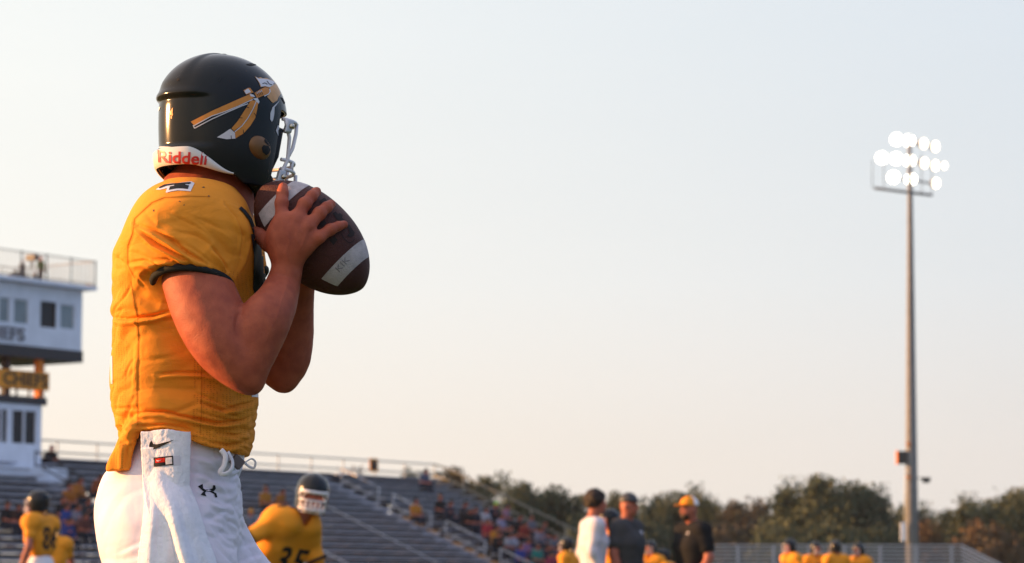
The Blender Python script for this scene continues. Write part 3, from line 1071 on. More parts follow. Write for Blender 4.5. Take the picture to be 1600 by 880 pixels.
# ================================================================== the low stand at the right
LS = empty("low_bleachers", (at(1310, 880, 92).x, 92, 0), anchored=True)
tag(LS, "low aluminium bleachers with a five bar guard rail at the right", "bleachers")
LY = 92.0
xl, xr = at(1090, 860, LY).x, at(1500, 860, LY).x
for y in (852, 858, 864, 870, 876, 882):
    z = at(1300, y, LY).z
    MB().beam((xl, LY, z), (xr, LY, z), 0.03, 0.05).build("guard_bar", M['alu_rail'], LS)
pst = MB().box((0, 0, 0), (0.09, 0.05, 2.25)).mesh("guard_post"); pst.materials.append(M['alu_rail'])
for x in np.arange(1097, 1500, 55.6):
    place(pst, "guard_post", None, Matrix.Translation((at(x, 860, LY).x, LY - 0.045, 1.125)), LS)
for k, y in enumerate((852, 858, 864, 870, 876, 882)):
    z = at(1300, y, LY).z
    MB().beam((xr + 0.03, LY, z), (xr + 0.03 + 1.35, LY - 2.9, z - 0.95), 0.05, 0.055).build("side_bar", M['alu_rail'], LS)
for k in range(5):
    MB().box(((xl + xr) / 2, LY - 0.45 - 0.62 * k, 1.28 - 0.22 * k), (xr - xl, 0.28, 0.05)).build("seat_plank", M['alu'], LS)
g = MB()
for x in np.linspace(xl + 0.3, xr - 0.3, 6):
    g.beam((x, LY - 0.1, 1.2), (x, LY - 3.2, 0.12), 0.08, 0.08)
    g.beam((x, LY - 0.2, 0), (x, LY - 0.2, 1.2), 0.08, 0.08)
g.build("support_frame", M['steel_dark'], LS)["kind"] = "stuff"

# ================================================================== trees
def crown_mesh(name, w_, h_, n_clump, leaf, seed, nleaf=95, lift=0.25):
    r = np.random.default_rng(seed)
    C = []
    while len(C) < n_clump:
        p = r.uniform(-1, 1, 3)
        d = np.linalg.norm(p)
        if d > 0.92 or d < 0.2: continue
        C.append(p)
    C = np.array(C)
    C[:, 2] = (C[:, 2] + 1) / 2
    taper = 1 - 0.22 * C[:, 2] ** 3
    P = np.stack([C[:, 0] * w_ / 2 * taper, C[:, 1] * w_ / 2 * taper, lift + C[:, 2] * (h_ - lift)], 1)
    P += r.normal(0, 0.18, P.shape)
    n = n_clump * nleaf
    cs = np.repeat(P, nleaf, 0)
    rad = np.repeat(r.uniform(0.65, 1.25, n_clump) * (w_ / 7), nleaf)[:, None]
    cen = cs + np.clip(r.normal(0, 0.5, (n, 3)), -0.95, 0.95) * rad * np.array((1.1, 1.1, 0.8))
    u = r.normal(0, 1, (n, 3)); u /= np.linalg.norm(u, axis=1, keepdims=True)
    v = np.cross(u, r.normal(0, 1, (n, 3))); v /= np.linalg.norm(v, axis=1, keepdims=True)
    s = leaf * r.uniform(0.6, 1.3, (n, 1))
    V = np.stack([cen - u * s - v * s * 0.6, cen + u * s - v * s * 0.6, cen + u * s * 0.7 + v * s * 0.6, cen - u * s * 0.7 + v * s * 0.6], 1).reshape(-1, 3)
    V[:, 2] *= h_ / np.percentile(V[:, 2], 99.7)
    V[:, 2] = np.maximum(V[:, 2], 0.05)
    return np_mesh(name, V, np.arange(4 * n).reshape(-1, 4), False)
CROWNS = {}
def crown(kind, i):
    if (kind, i) not in CROWNS:
        w_, h_ = {'round': (7.0, 8.0), 'tall': (4.5, 9.0), 'bush': (7.0, 4.2)}[kind]
        CROWNS[(kind, i)] = crown_mesh("crown", w_, h_, {'round': 95, 'tall': 70, 'bush': 70}[kind], 0.125, 100 + i * 7 + len(kind), 190, 0.6 if kind == 'bush' else 1.2)
    return CROWNS[(kind, i)]
def tree(px, py, D, kind, i, m, wpx, label):
    base = at(px, 880, D)
    t = empty("tree", (base.x, D, 0), random.uniform(0, 6.28))
    tag(t, label, "tree", "trees beyond the stands")
    h = at(px, py, D).z
    w_, h_ = {'round': (7.0, 8.0), 'tall': (4.5, 9.0), 'bush': (7.0, 4.2)}[kind]
    me = crown(kind, i)
    if not me.materials: me.materials.append(M[m])
    c = link("crown", me, M[m], t)
    k = (wpx * 1.35 * D / F) / w_
    c.scale = (k, k, h / h_)
    tb = MB()
    tb.tube([(0, 0, 0), (0.06, 0.03, h * 0.25), (-0.05, 0.05, h * 0.55), (0.05, 0, h * 0.8)], [0.22, 0.17, 0.11, 0.05], 8)
    for a in (0.4, 2.4, 4.5):
        z = h * random.uniform(0.25, 0.45)
        tb.tube([(0, 0, z), (math.cos(a) * w_ * k * 0.16, math.sin(a) * w_ * k * 0.16, z + h * 0.14), (math.cos(a) * w_ * k * 0.3, math.sin(a) * w_ * k * 0.3, z + h * 0.3)], [0.1, 0.07, 0.03], 6)
    tb.build("trunk", M['bark'], t)
    return t
KINDN = {'leaf_dark': 'dark green', 'leaf_olive': 'olive green', 'leaf_brown': 'brownish', 'leaf_rust': 'rust tinged'}
TREES = [
    (560, 741, 205, 'bush', 0, 'leaf_rust', 60, "rust tinged treetop just showing over the grandstand beside the square sign"),
    (640, 739, 200, 'round', 1, 'leaf_olive', 46, "small olive treetop over the grandstand just right of the square sign"),
    (702, 738, 190, 'round', 2, 'leaf_brown', 92, "brownish tree behind the top of the grandstand end rail"),
    (757, 748, 195, 'tall', 0, 'leaf_olive', 54, "narrow olive tree second beyond the grandstand end rail"),
    (805, 751, 185, 'round', 0, 'leaf_dark', 62, "dark green tree over the middle of the grandstand end rail"),
    (868, 766, 190, 'round', 1, 'leaf_dark', 90, "broad dark tree between the end rail and the white shirted man"),
    (838, 778, 200, 'bush', 1, 'leaf_olive', 60, "low olive tree filling the gap above the seated crowd"),
    (915, 776, 200, 'tall', 1, 'leaf_olive', 50, "olive tree right behind the head of the white shirted man"),
    (965, 774, 205, 'round', 2, 'leaf_olive', 56, "olive tree behind the man in the black cap"),
    (1012, 790, 210, 'bush', 2, 'leaf_dark', 50, "low dark tree in the gap right of the man in the black cap"),
    (1026, 777, 205, 'tall', 0, 'leaf_dark', 28, "thin dark tree left of the man in the gold cap"),
    (1066, 767, 195, 'round', 0, 'leaf_dark', 62, "dark tree whose top frames the gold cap"),
    (1108, 776, 190, 'round', 1, 'leaf_olive', 58, "olive tree right of the man in the gold cap"),
    (1150, 787, 188, 'round', 2, 'leaf_brown', 66, "brownish tree between the gold cap man and the tall broad tree"),
    (1192, 786, 192, 'bush', 0, 'leaf_brown', 72, "low brown tree against the left flank of the tall broad tree"),
    (1248, 760, 182, 'round', 0, 'leaf_dark', 84, "left crown of the tall broad clump above the helmeted group"),
    (1288, 749, 180, 'round', 2, 'leaf_olive', 100, "tallest crown of the broad clump above the helmeted group"),
    (1338, 758, 181, 'round', 1, 'leaf_dark', 92, "right crown of the broad clump above the helmeted group"),
    (1376, 780, 190, 'tall', 1, 'leaf_dark', 40, "dark slim tree ending the broad clump left of the mast"),
    (1400, 796, 205, 'bush', 1, 'leaf_olive', 60, "low olive tree right behind the floodlight mast on its left"),
    (1438, 797, 205, 'bush', 2, 'leaf_dark', 52, "low dark tree just right of the floodlight mast"),
    (1478, 801, 195, 'round', 2, 'leaf_dark', 50, "small round dark tree between the mast and the right edge"),
    (1455, 818, 186, 'bush', 0, 'leaf_rust', 60, "low rust tinged bushy tree at the foot of the small round tree"),
    (1527, 782, 185, 'round', 0, 'leaf_olive', 74, "olive tree second from the right edge above the sloped end bars"),
    (1580, 768, 180, 'round', 1, 'leaf_olive', 110, "big olive tree cut by the right edge of the picture"),
    (1540, 820, 172, 'bush', 1, 'leaf_rust', 90, "low rust tinged tree beyond the sloped end bars of the bleachers"),
    (1220, 822, 172, 'bush', 2, 'leaf_olive', 90, "low sunlit olive tree behind the left of the helmeted group"),
    (1310, 820, 172, 'bush', 0, 'leaf_olive', 100, "low olive tree behind the middle of the helmeted group"),
    (1130, 825, 174, 'bush', 1, 'leaf_brown', 90, "low brown tree behind the left end of the low bleachers"),
    (1380, 826, 173, 'bush', 2, 'leaf_dark', 80, "low dark tree behind the low bleachers just left of the mast"),
    (1015, 815, 178, 'bush', 0, 'leaf_dark', 90, "low dark tree between the men in the black and gold caps"),
    (925, 812, 178, 'bush', 1, 'leaf_dark', 90, "low dark tree hidden mostly by the white shirted man"),
]
for a in TREES:
    tree(*a)
# the far wood that closes the view between the nearer trees
wd_ = []
r = np.random.default_rng(5)
for k in range(30):
    x = 540 + k * 40
    me_ = crown('bush', k % 3)
g_v, g_q = [], []
base_me = crown('bush', 0)
nv_ = len(base_me.vertices)
bv = np.zeros(nv_ * 3, np.float32); base_me.vertices.foreach_get("co", bv); bv = bv.reshape(-1, 3)
for k in range(27):
    x = 560 + k * 42 + r.uniform(-10, 10)
    D = 225 + r.uniform(-6, 6)
    b = at(x, 880, D)
    s = np.array((1.2, 1.2, r.uniform(1.25, 1.6)))
    an = r.uniform(0, 6.28)
    Rz = np.array(((math.cos(an), -math.sin(an), 0), (math.sin(an), math.cos(an), 0), (0, 0, 1)))
    g_v.append((bv * s) @ Rz.T + np.array((b.x, D, 0)))
    g_q.append(np.arange(nv_).reshape(-1, 4) + k * nv_)
tag(link("far_wood", np_mesh("far_wood", np.concatenate(g_v), np.concatenate(g_q), False), M['leaf_dark']), "dark far wood behind the trees beyond the stands", "wood", kind="stuff")

# ================================================================== an added haze brightening the dark far trees
hz = MB().box((0, 150, 14.0), (700, 640, 31.0))
hz_m = bpy.data.materials.new("lift_haze_volume")
hz_m.use_nodes = True
ht = hz_m.node_tree
ht.nodes.clear()
ho = ht.nodes.new("ShaderNodeOutputMaterial")
hv = ht.nodes.new("ShaderNodeVolumePrincipled")
hv.inputs["Color"].default_value = (0.92, 0.92, 0.95, 1)
hv.inputs["Density"].default_value = 0.00010
ht.links.new(hv.outputs[0], ho.inputs["Volume"])
hzo = hz.build("lift_haze", hz_m)
hzo["kind"] = "stuff"

# ================================================================== the passer in front
PR = empty("person", (q(290, 1443)[0], Y0, 0.0), anchored=True)
tag(PR, "large football player in gold jersey and black helmet gripping a football", "person", "football players in gold jerseys")

# ---- the ball, needed first because the fingers lie on it
BW = -0.075
BC = q(487, 371.5, BW)
_k = (Y0 + BW) / F
BA = Vector((0.715, 0.0, -0.70)).normalized()          # long axis
BL, BR = 114 * _k, 67 * _k
BX = np.array(BA)
def ball_rad(s):
    return BR * np.maximum(1 - np.abs(s / BL) ** 2.15, 0) ** 0.60
def ball_w(px, py, lift=0.0):
    """depth offset of the near surface of the ball (raised by lift) under a px"""
    lo, hi = BW - 0.16, BW
    o = np.array((0, 0, EYE)); d = np.array(ray(px, py))
    for wd in np.linspace(lo, hi, 120):
        p = o + d * ((Y0 + wd) / d[1])
        r = p - BC
        s = float(r @ BX)
        if abs(s) < BL + lift:
            rad = np.linalg.norm(r - s * BX)
            sc = (BL + lift) / BL
            if rad < ball_rad(s / sc) + lift:
                return wd
    return BW

FR = empty("football", tuple(BC - np.array((0, 0, BR))), anchored=True)
tag(FR, "brown leather football with white stripes held up in both hands", "football")
def ball_pt(s, ph, lift=0.0):
    e1 = Vector((0, -1, 0)); e2 = BA.cross(e1).normalized()
    r = float(ball_rad(np.array(s))) + lift
    return Vector(BC) + BA * s + (e1 * math.cos(ph) + e2 * math.sin(ph)) * r
def ball_patch(name, s0, s1, a0, a1, m, lift, ns=10, na=30):
    vs = [ball_pt(s0 + (s1 - s0) * i / ns, a0 + (a1 - a0) * j / na, lift) for i in range(ns + 1) for j in range(na + 1)]
    fs = [(i * (na + 1) + j, (i + 1) * (na + 1) + j, (i + 1) * (na + 1) + j + 1, i * (na + 1) + j + 1) for i in range(ns) for j in range(na)]
    me = bpy.data.meshes.new(name)
    me.from_pydata(vs, [], fs)
    me.polygons.foreach_set("use_smooth", [True] * len(fs)); me.update()
    return link(name, me, m, FR)
ns, na = 70, 72
vs, fs = [], []
for i in range(ns + 1):
    s = -BL * math.cos(math.pi * i / ns) * 0.9995
    for j in range(na):
        ph = 2 * math.pi * j / na
        seam = 0.0008 * max(math.exp(-((((ph - k * math.pi / 2 - 0.75 + math.pi) % (2 * math.pi)) - math.pi) / 0.03) ** 2) for k in range(4))
        vs.append(ball_pt(s, ph, -seam))
for i in range(ns):
    for j in range(na):
        fs.append((i * na + j, (i + 1) * na + j, (i + 1) * na + (j + 1) % na, i * na + (j + 1) % na))
me = bpy.data.meshes.new("leather_cover")
me.from_pydata(vs, [], fs); me.polygons.foreach_set("use_smooth", [True] * len(fs)); me.update()
link("leather_cover", me, M['leather'], FR)
BALL_BVH = bvh_of(me)
def to_s(px, py):
    p = q(px, py, BW); return float((p - BC) @ BX)
s0, s1 = to_s(540, 405), to_s(557, 423)
# +phi turns from the near side up or down the picture
EUP = BA.cross(Vector((0, -1, 0))).normalized()
sg = 1.0 if EUP.z > 0 else -1.0
ball_patch("stripe", s0, s1, sg * 1.45, sg * -0.72, M['stripe'], 0.0009)
s0b, s1b = to_s(427, 318), to_s(444, 333)
ball_patch("stripe", s0b, s1b, sg * 1.5, sg * -0.80, M['stripe'], 0.0009)
text_px("lettering", "KIK", [(530, 425), (547, 406), (540, 400), (523, 418.5)], BALL_BVH, M['ink'], FR, 0.0018, 0.0)
# worn black lettering along the upper panel
for lp in ([(498, 315), (507, 309), (513, 317), (505, 325)],
           [(519, 334), (524, 331), (528, 335), (531, 333), (535, 337), (534, 341), (539, 345), (536, 349), (530, 345), (525, 343), (523, 338)],
           [(541, 350), (546, 352), (550, 359), (554, 364), (552, 369), (546, 371), (542, 368), (546, 364), (544, 358)],
           [(515, 376), (522, 369), (527, 375), (521, 383)], [(499, 350), (507, 344), (510, 349), (501, 356)]):
    decal("worn_print", lp, BALL_BVH, M['worn'], FR, 0.001, 2.0)
decal("worn_print", ribbon([(533, 366), (538, 374), (545, 380), (551, 378), (553, 374)], 1.0), BALL_BVH, M['worn'], FR, 0.001, 2.0)
lb = MB()
for k in range(8):                                            # laces along the upper edge of the ball
    s = -0.045 + 0.0125 * k
    lb.tube([ball_pt(s, sg * 2.5 + a, 0.0035) for a in (-0.15, -0.05, 0.05, 0.15)], 0.0026, 6)
lb.tube([ball_pt(-0.05 + 0.0108 * k, sg * 2.5, 0.0025) for k in range(10)], 0.0022, 6)
lb.build("laces", M['white_print'], FR)

# ---- helmet
HC = q(346, 180, 0.02)                                         # centre of the head
YAW = R(40)
hf = Vector((math.cos(YAW), math.sin(YAW), -0.03)).normalized()
hr = Vector((math.sin(YAW), -math.cos(YAW), 0)).normalized()   # the wearer's right, towards the lens
hu = hr.cross(hf).normalized()
HM = Matrix(((hf.x, -hr.x, hu.x), (hf.y, -hr.y, hu.y), (hf.z, -hr.z, hu.z)))   # local (front, left, up)
def hl(f, l, u):
    return Vector(HC) + HM @ Vector((f, l, u))
HLX, HLY, HLZ = 0.156, 0.127, 0.1365
def sstep(a, b, x):
    t = min(1, max(0, (x - a) / (b - a)))
    return t * t * (3 - 2 * t)
def shell_low(a):
    """height of the lower edge of the shell at an azimuth (degrees from the front)"""
    a = abs(a)
    brow = 0.012
    flap = -0.170
    if a < 66:
        return brow + (flap - brow) * sstep(54, 64, a)
    z = flap + (-0.150 - flap) * sstep(92, 108, a)
    return z + 0.017 * sstep(106, 150, a)
def shell_pt(az, u, lift=0.0):
    """az in degrees, u the local height"""
    a = R(az)
    if u >= 0:
        s = max(0, 1 - (u / HLZ) ** 2.05) ** 0.5
    else:
        s = 1 - 0.08 * (u / -0.15) ** 2
    rx, ry = HLX * s, HLY * s
    rec = sstep(122, 146, abs(az)) * sstep(0.024, 0.016, u) * sstep(-0.096, -0.086, u) * 0.0075
    ridge = 0.0022 * sstep(125, 150, abs(az)) * math.exp(-((u - 0.029) / 0.007) ** 2)
    # raised plates along the crown
    crest = 0.0028 * sstep(150, 165, abs(az)) * sstep(0.04, 0.06, u) + 0.002 * sstep(28, 20, abs(az)) * sstep(0.03, 0.05, u)
    o = lift - rec + ridge + crest
    return hl((rx + o) * math.cos(a), (ry + o) * math.sin(a), u + o * (u / HLZ if u > 0 else 0))
def shell_mesh(name, inner=True):
    NA, NU = 200, 96
    vs, fs = [], []
    for i in range(NA):
        az = -180 + 360 * i / NA
        lo = shell_low(az)
        for j in range(NU + 1):
            t = j / NU
            if t < 0.55:
                e = t / 0.55
                u = lo + (0.06 - lo) * e if lo < 0.06 else lo
            else:
                e = (t - 0.55) / 0.45
                u = 0.06 + (HLZ * 0.9999 - 0.06) * math.sin(e * math.pi / 2)
            vs.append(shell_pt(az, u))
    n = NU + 1
    for i in range(NA):
        k = (i + 1) % NA
        for j in range(NU):
            fs.append((i * n + j, k * n + j, k * n + j + 1, i * n + j + 1))
    me = bpy.data.meshes.new(name)
    me.from_pydata(vs, [], fs)
    me.polygons.foreach_set("use_smooth", [True] * len(fs)); me.update()
    bm = bmesh.new(); bm.from_mesh(me)
    bmesh.ops.remove_doubles(bm, verts=bm.verts, dist=0.0004)
    bmesh.ops.recalc_face_normals(bm, faces=bm.faces)
    outer = list(bm.faces)
    bmesh.ops.solidify(bm, geom=outer, thickness=0.006)
    for f in bm.faces: f.smooth = True
    bm.to_mesh(me); bm.free()
    me.update()
    return me
SHELL = shell_mesh("helmet")
HEL = link("helmet", SHELL, M['shell'], PR)
HB = bvh_of(SHELL)

def hpart(name, mb, m):
    o = link(name, mb.mesh(name), m)
    o.parent = HEL
    return o
def hdec(name, lp, m, off=0.0012, step=3.0):
    return decal(name, lp, HB, m, HEL, off, step)

# white neck bumper, a bowed strip that tapers to a point below the ear
vs, fs = [], []
nb = 60
prof = [(0.0, 0.002), (0.1, 0.006), (0.5, 0.007), (0.9, 0.006), (1.0, 0.002)]
for i in range(nb + 1):
    az = 106 + (360 - 212) * i / nb
    b = az if az <= 180 else az - 360
    t = sstep(106, 150, abs(b))
    lo = -0.1535 + 0.0185 * t
    hi = lo + 0.004 + 0.0350 * t ** 0.8
    for hz_, lift in prof:
        vs.append(shell_pt(b, lo + (hi - lo) * hz_, lift))
for i in range(nb):
    for j in range(len(prof) - 1):
        k = len(prof)
        fs.append((i * k + j, (i + 1) * k + j, (i + 1) * k + j + 1, i * k + j + 1))
bm_ = MB().add(vs, fs, True)
NB = hpart("neck_bumper", bm_, M['bumper'])
NBB = bvh_of(NB.data)
text_px("lettering", "Riddell", [(247.8, 254.0), (322, 258.0), (325, 239.5), (246.5, 235.0)], NBB, M['red_print'], HEL, 0.0012, 0.022, 0.0)
# thin trim line above the bumper
hdec("trim_line", ribbon([(247, 231), (262, 231), (290, 234), (318, 240)], 3.0), M['bumper'], 0.001)
text_px("numeral", "4", [(263, 184), (270, 186), (271.5, 169), (266, 168)], HB, M['orange_print'], HEL, 0.001, 0.03)
hdec("mark", [(243, 169), (251, 167), (249, 173), (244, 177)], M['white_print'], 0.001, 1.5)

def z8(pts):
    return [(290 + x / 7.333, 110 + y / 7.333) for x, y in pts]
# the spear: shaft, its lower stripe, binding, head, and the hanging feather
hdec("spear_outline", z8([(52, 588), (300, 458), (740, 268), (800, 240), (900, 190), (960, 205), (975, 255), (900, 305), (830, 345), (760, 350), (108, 676)]), M['black_print'], 0.0006)
hdec("spear_shaft", z8([(60, 590), (310, 462), (560, 350), (740, 272), (790, 300), (760, 330), (600, 405), (460, 465), (300, 520), (98, 630)]), M['orange_print'], 0.0011)
hdec("spear_stripe", ribbon(z8([(98, 636), (300, 525), (460, 470), (600, 412), (765, 335)]), 1.3), M['white_print'], 0.0014, 1.5)
hdec("spear_stripe", ribbon(z8([(106, 664), (300, 560), (480, 478), (640, 408), (712, 384)]), 1.5), M['white_print'], 0.0014, 1.5)
hdec("spear_stripe", ribbon(z8([(88, 630), (106, 668)]), 1.4), M['white_print'], 0.0014, 1.5)
hdec("spear_tip_shaft", z8([(785, 262), (850, 222), (905, 196), (945, 205), (960, 240), (945, 268), (890, 290), (815, 320)]), M['orange_print'], 0.0014)
hdec("spear_stripe", ribbon(z8([(895, 298), (945, 275), (963, 245), (955, 215)]), 1.5), M['white_print'], 0.0018, 1.5)
for i in range(4):
    x = 805 + i * 17
    hdec("binding", ribbon(z8([(x, 252 - i * 8), (x + 22, 306 - i * 8)]), 0.8), M['black_print'], 0.0019, 1.0)
    hdec("binding", ribbon(z8([(x + 4, 252 - i * 8), (x + 12, 272 - i * 8)]), 1.2), M['white_print'], 0.0019, 1.0)
hdec("knot", z8([(660, 232), (712, 205), (735, 205), (775, 255), (690, 280)]), M['orange_print'], 0.0015, 2.0)
hdec("knot_face", z8([(668, 240), (712, 212), (745, 250), (690, 275)]), M['white_print'], 0.0018, 2.0)
hdec("knot_face", z8([(730, 268), (775, 285), (795, 310), (740, 300)]), M['white_print'], 0.0018, 2.0)
hdec("feather", z8([(770, 335), (835, 355), (822, 440), (800, 545), (745, 640), (660, 735), (570, 790), (470, 795), (355, 768), (440, 715), (520, 665), (600, 580), (660, 490), (705, 400)]), M['black_print'], 0.0007)
hdec("feather_vane", z8([(745, 345), (805, 350), (760, 450), (700, 560), (630, 640), (545, 700), (525, 665), (600, 575), (660, 480), (705, 410)]), M['orange_print'], 0.0012, 2.0)
hdec("feather_vane", z8([(815, 350), (830, 365), (818, 440), (795, 545), (740, 635), (660, 725), (570, 780), (562, 708), (640, 648), (715, 560), (775, 450)]), M['orange_print'], 0.0012, 2.0)
hdec("feather_tip", z8([(358, 768), (440, 718), (512, 668), (545, 702), (562, 715), (568, 782), (470, 790)]), M['white_print'], 0.0012, 2.0)
hdec("feather_quill", ribbon(z8([(812, 340), (770, 440), (710, 550), (640, 640), (560, 705)]), 1.3), M['white_print'], 0.0016, 1.5)
hdec("knot_face", z8([(765, 325), (820, 318), (842, 360), (832, 385), (800, 350)]), M['white_print'], 0.0016, 2.0)
for a, b in (((690, 420), (722, 430)), ((612, 545), (650, 547)), ((782, 490), (802, 525)), ((655, 680), (662, 728)), ((518, 748), (522, 790)), ((510, 668), (545, 690))):
    hdec("feather_notch", ribbon(z8([a, b]), 1.0), M['black_print'], 0.0019, 1.0)
hdec("spear_head", z8([(790, 72), (825, 90), (860, 82), (880, 95), (920, 90), (960, 110), (1000, 120), (1030, 150), (1050, 180), (1085, 270), (1060, 310), (1045, 345), (1000, 375), (985, 365), (930, 305), (968, 255), (960, 205), (905, 188), (855, 195), (840, 150)]), M['tan_print'], 0.0011, 2.0)
hdec("spear_head_face", z8([(800, 80), (835, 100), (870, 98), (940, 108), (1000, 128), (1025, 155), (985, 180), (960, 195), (905, 184), (860, 190), (845, 150)]), M['white_print'], 0.0015, 2.0)
for ln in ([(875, 158), (900, 148), (930, 165)], [(925, 125), (950, 160), (985, 172)], [(1000, 165), (1012, 152)]):
    hdec("spear_head_line", ribbon(z8(ln), 1.2), M['black_print'], 0.0019, 1.0)
hdec("emblem_edge", z8([(1062, 358), (1072, 352), (1015, 425), (1012, 500), (1000, 565), (985, 592), (965, 560), (968, 490), (992, 425)]), M['white_print'], 0.0011, 1.5)
hdec("edge_trim", z8([(1055, 625), (1068, 640), (1078, 720), (1110, 800), (1130, 880), (1115, 880), (1030, 690)]), M['white_print'], 0.0011, 1.5)
# small vents in the crown
hdec("vent", z8([(375, 122), (400, 88), (412, 92), (388, 130)]), M['black_print'], 0.0008, 1.5)
for lp in ([(384, 101), (392, 99), (402, 101.5), (392, 103)], [(438, 152), (441, 153), (446, 162), (444, 163)], [(276, 124), (280, 122), (281, 125), (277, 127)]):
    hdec("vent", lp, M['black_print'], 0.0008, 1.5)
hpart("crown_button", MB().ball(hl(0.0, 0.0, HLZ + 0.001), (0.009, 0.009, 0.003)), M['black_plastic'])

# ear cover: a bulging cap with two dark slots
hit, nn, _, _ = HB.ray_cast(Vector((0, 0, EYE)), ray(407, 231))
ex = (HM @ Vector((1, 0, -0.35))).normalized()
nn = nn if nn.dot(ray(407, 231)) < 0 else -nn
ex = (ex - nn * ex.dot(nn)).normalized()
ez = nn.cross(ex)
ear = MB().ball(hit - nn * 0.004, (0.033, 0.026, 0.0145), 28, 18, (ex, ez, nn))
EAR = hpart("ear_cover", ear, M['ear'])
EB = bvh_of(EAR.data)
z5 = lambda pts: [(380 + x / 6.29, 160 + y / 6.29) for x, y in pts]
decal("ear_slot", z5([(205, 370), (220, 358), (285, 410), (285, 438), (265, 440), (212, 395)]), EB, M['black_print'], HEL, 0.0009, 1.5)
decal("ear_slot", z5([(180, 445), (200, 420), (245, 430), (265, 465), (250, 500), (225, 520), (190, 490)]), EB, M['black_print'], HEL, 0.0009, 1.5)

# inner padding visible below and inside the opening
pad = MB()
for sgn in (-1, 1):
    pad.tube([hl(0.085, sgn * 0.085, -0.03), hl(0.075, sgn * 0.085, -0.09), hl(0.055, sgn * 0.075, -0.142)], 0.022, 12)
    pad.tube([hl(-0.09, sgn * 0.068, -0.105), hl(-0.03, sgn * 0.092, -0.122), hl(0.03, sgn * 0.085, -0.15), hl(0.07, sgn * 0.06, -0.165)], 0.017, 12)
pad.tube([hl(-0.105 * math.cos(a), 0.09 * math.sin(a), -0.108) for a in np.linspace(-1.2, 1.2, 14)], 0.017, 10)
pad.tube([hl(0.115 * math.cos(a), 0.095 * math.sin(a), 0.0) for a in np.linspace(-1.0, 1.0, 14)], 0.018, 10)
hpart("padding", pad, M['padding'])
st = MB()
for sgn in (-1, 1):
    st.tube([hl(0.045, sgn * 0.100, -0.12), hl(0.075, sgn * 0.094, -0.150), hl(0.11, sgn * 0.05, -0.178), hl(0.118, 0, -0.182)], 0.009, 8, flat=0.35)
hpart("chin_strap", st, M['strap'])
hpart("chin_cup", MB().ball(hl(0.112, 0, -0.172), (0.026, 0.04, 0.026)), M['padding'])

# face mask: bars that wrap round the opening, bolted at four clips
def wrap(u, f0=0.098, a=0.099, b=0.082, lo=-90, hi=90, dip=0.0):
    return [hl(f0 + b * math.cos(R(t)), a * math.sin(R(t)), u - dip * math.cos(R(t)) ** 2) for t in np.linspace(lo, hi, 25)]
mk = MB()
br = 0.0043
mk.tube(wrap(-0.008, b=0.083), br, 8)
mk.tube(wrap(-0.100, b=0.079), br, 8)
mk.tube(wrap(-0.121, b=0.080), br, 8)
mk.tube(wrap(-0.158, f0=0.082, b=0.092, a=0.095), br, 8)
for s in (-1, 1):
    mk.tube([hl(0.103, s * 0.103, -0.006), hl(0.108, s * 0.105, -0.030), hl(0.118, s * 0.100, -0.048), hl(0.116, s * 0.099, -0.098),
             hl(0.101, s * 0.100, -0.128), hl(0.090, s * 0.099, -0.148), hl(0.082, s * 0.095, -0.158)], br, 8)
    mk.tube([hl(0.098 + 0.084 * math.cos(R(t)), s * 0.100 * math.sin(R(t)), u) for t, u in ((42, -0.008), (50, -0.032), (64, -0.070), (80, -0.100))], br, 8)
    mk.tube([hl(0.098 + 0.080 * math.cos(R(t)), s * 0.099 * math.sin(R(t)), u) for t, u in ((62, -0.100), (62, -0.121))], br, 8)
    mk.tube([hl(0.098 + 0.088 * math.cos(R(t)), s * 0.099 * math.sin(R(t)), u) for t, u in ((30, -0.121), (29, -0.158))], br, 8)
mk.tube([hl(0.187, 0, -0.100), hl(0.180, 0, -0.158)], br, 8)
hpart("face_mask", mk, M['mask'])
for s in (-1, 1):
    for f, l, u in ((0.112, 0.104, -0.024), (0.098, 0.099, -0.140)):
        c = MB().box(hl(f, s * l, u), (0.020, 0.012, 0.034), (HM @ Vector((1, 0, 0)), HM @ Vector((0, 1, 0)), HM @ Vector((0.25, 0, 0.97))))
        cm = c.mesh("mask_clip")
        b_ = bmesh.new(); b_.from_mesh(cm)
        bmesh.ops.bevel(b_, geom=b_.edges[:] + b_.verts[:], offset=0.006, segments=3, affect='EDGES', profile=0.6)
        for f_ in b_.faces: f_.smooth = True
        b_.to_mesh(cm); b_.free()
        o = link("mask_clip", cm, M['clip']); o.parent = HEL
        hpart("screw", MB().ball(hl(f + 0.002, s * (l + 0.0085), u), (0.006, 0.003, 0.006)), M['screw'])

# ---- body: neck, head, arms and hands in one skin
fd = Field(q(225, 780, -0.42) - np.array((0.02, 0, 0)), (q(585, 200)[0] + 0.03, Y0 + 0.34, q(300, 205)[2]), 0.0030)
hc = np.array(HC)
hfn, hrn, hun = np.array(hf), np.array(hr), np.array(hu)
fd.ell(hc + hfn * 0.005 + hun * 0.0, (0.095, 0.095, 0.115), 0.02)
fd.ell(hc + hfn * 0.045 - hun * 0.075, (0.052, 0.052, 0.055), 0.03)
fd.cone(hc + hfn * 0.095 - hun * 0.045, hc + hfn * 0.112 - hun * 0.065, 0.012, 0.014, 0.012)          # nose
fd.ell(hc + hfn * 0.095 - hun * 0.095, (0.018, 0.026, 0.010), 0.008)                                  # lips
for s in (-1, 1):
    fd.ell(hc + hfn * 0.09 + hrn * s * 0.033 - hun * 0.033, (0.014, 0.014, 0.012), 0.01, op='sub')
    fd.ell(hc + hrn * s * 0.092 - hun * 0.05, (0.02, 0.012, 0.03), 0.008)
fd.chain([q(334, 225, 0.02), q(338, 270, 0.02), q(340, 312, 0.02)], [pxm(47), pxm(50), pxm(56)], 0.03)
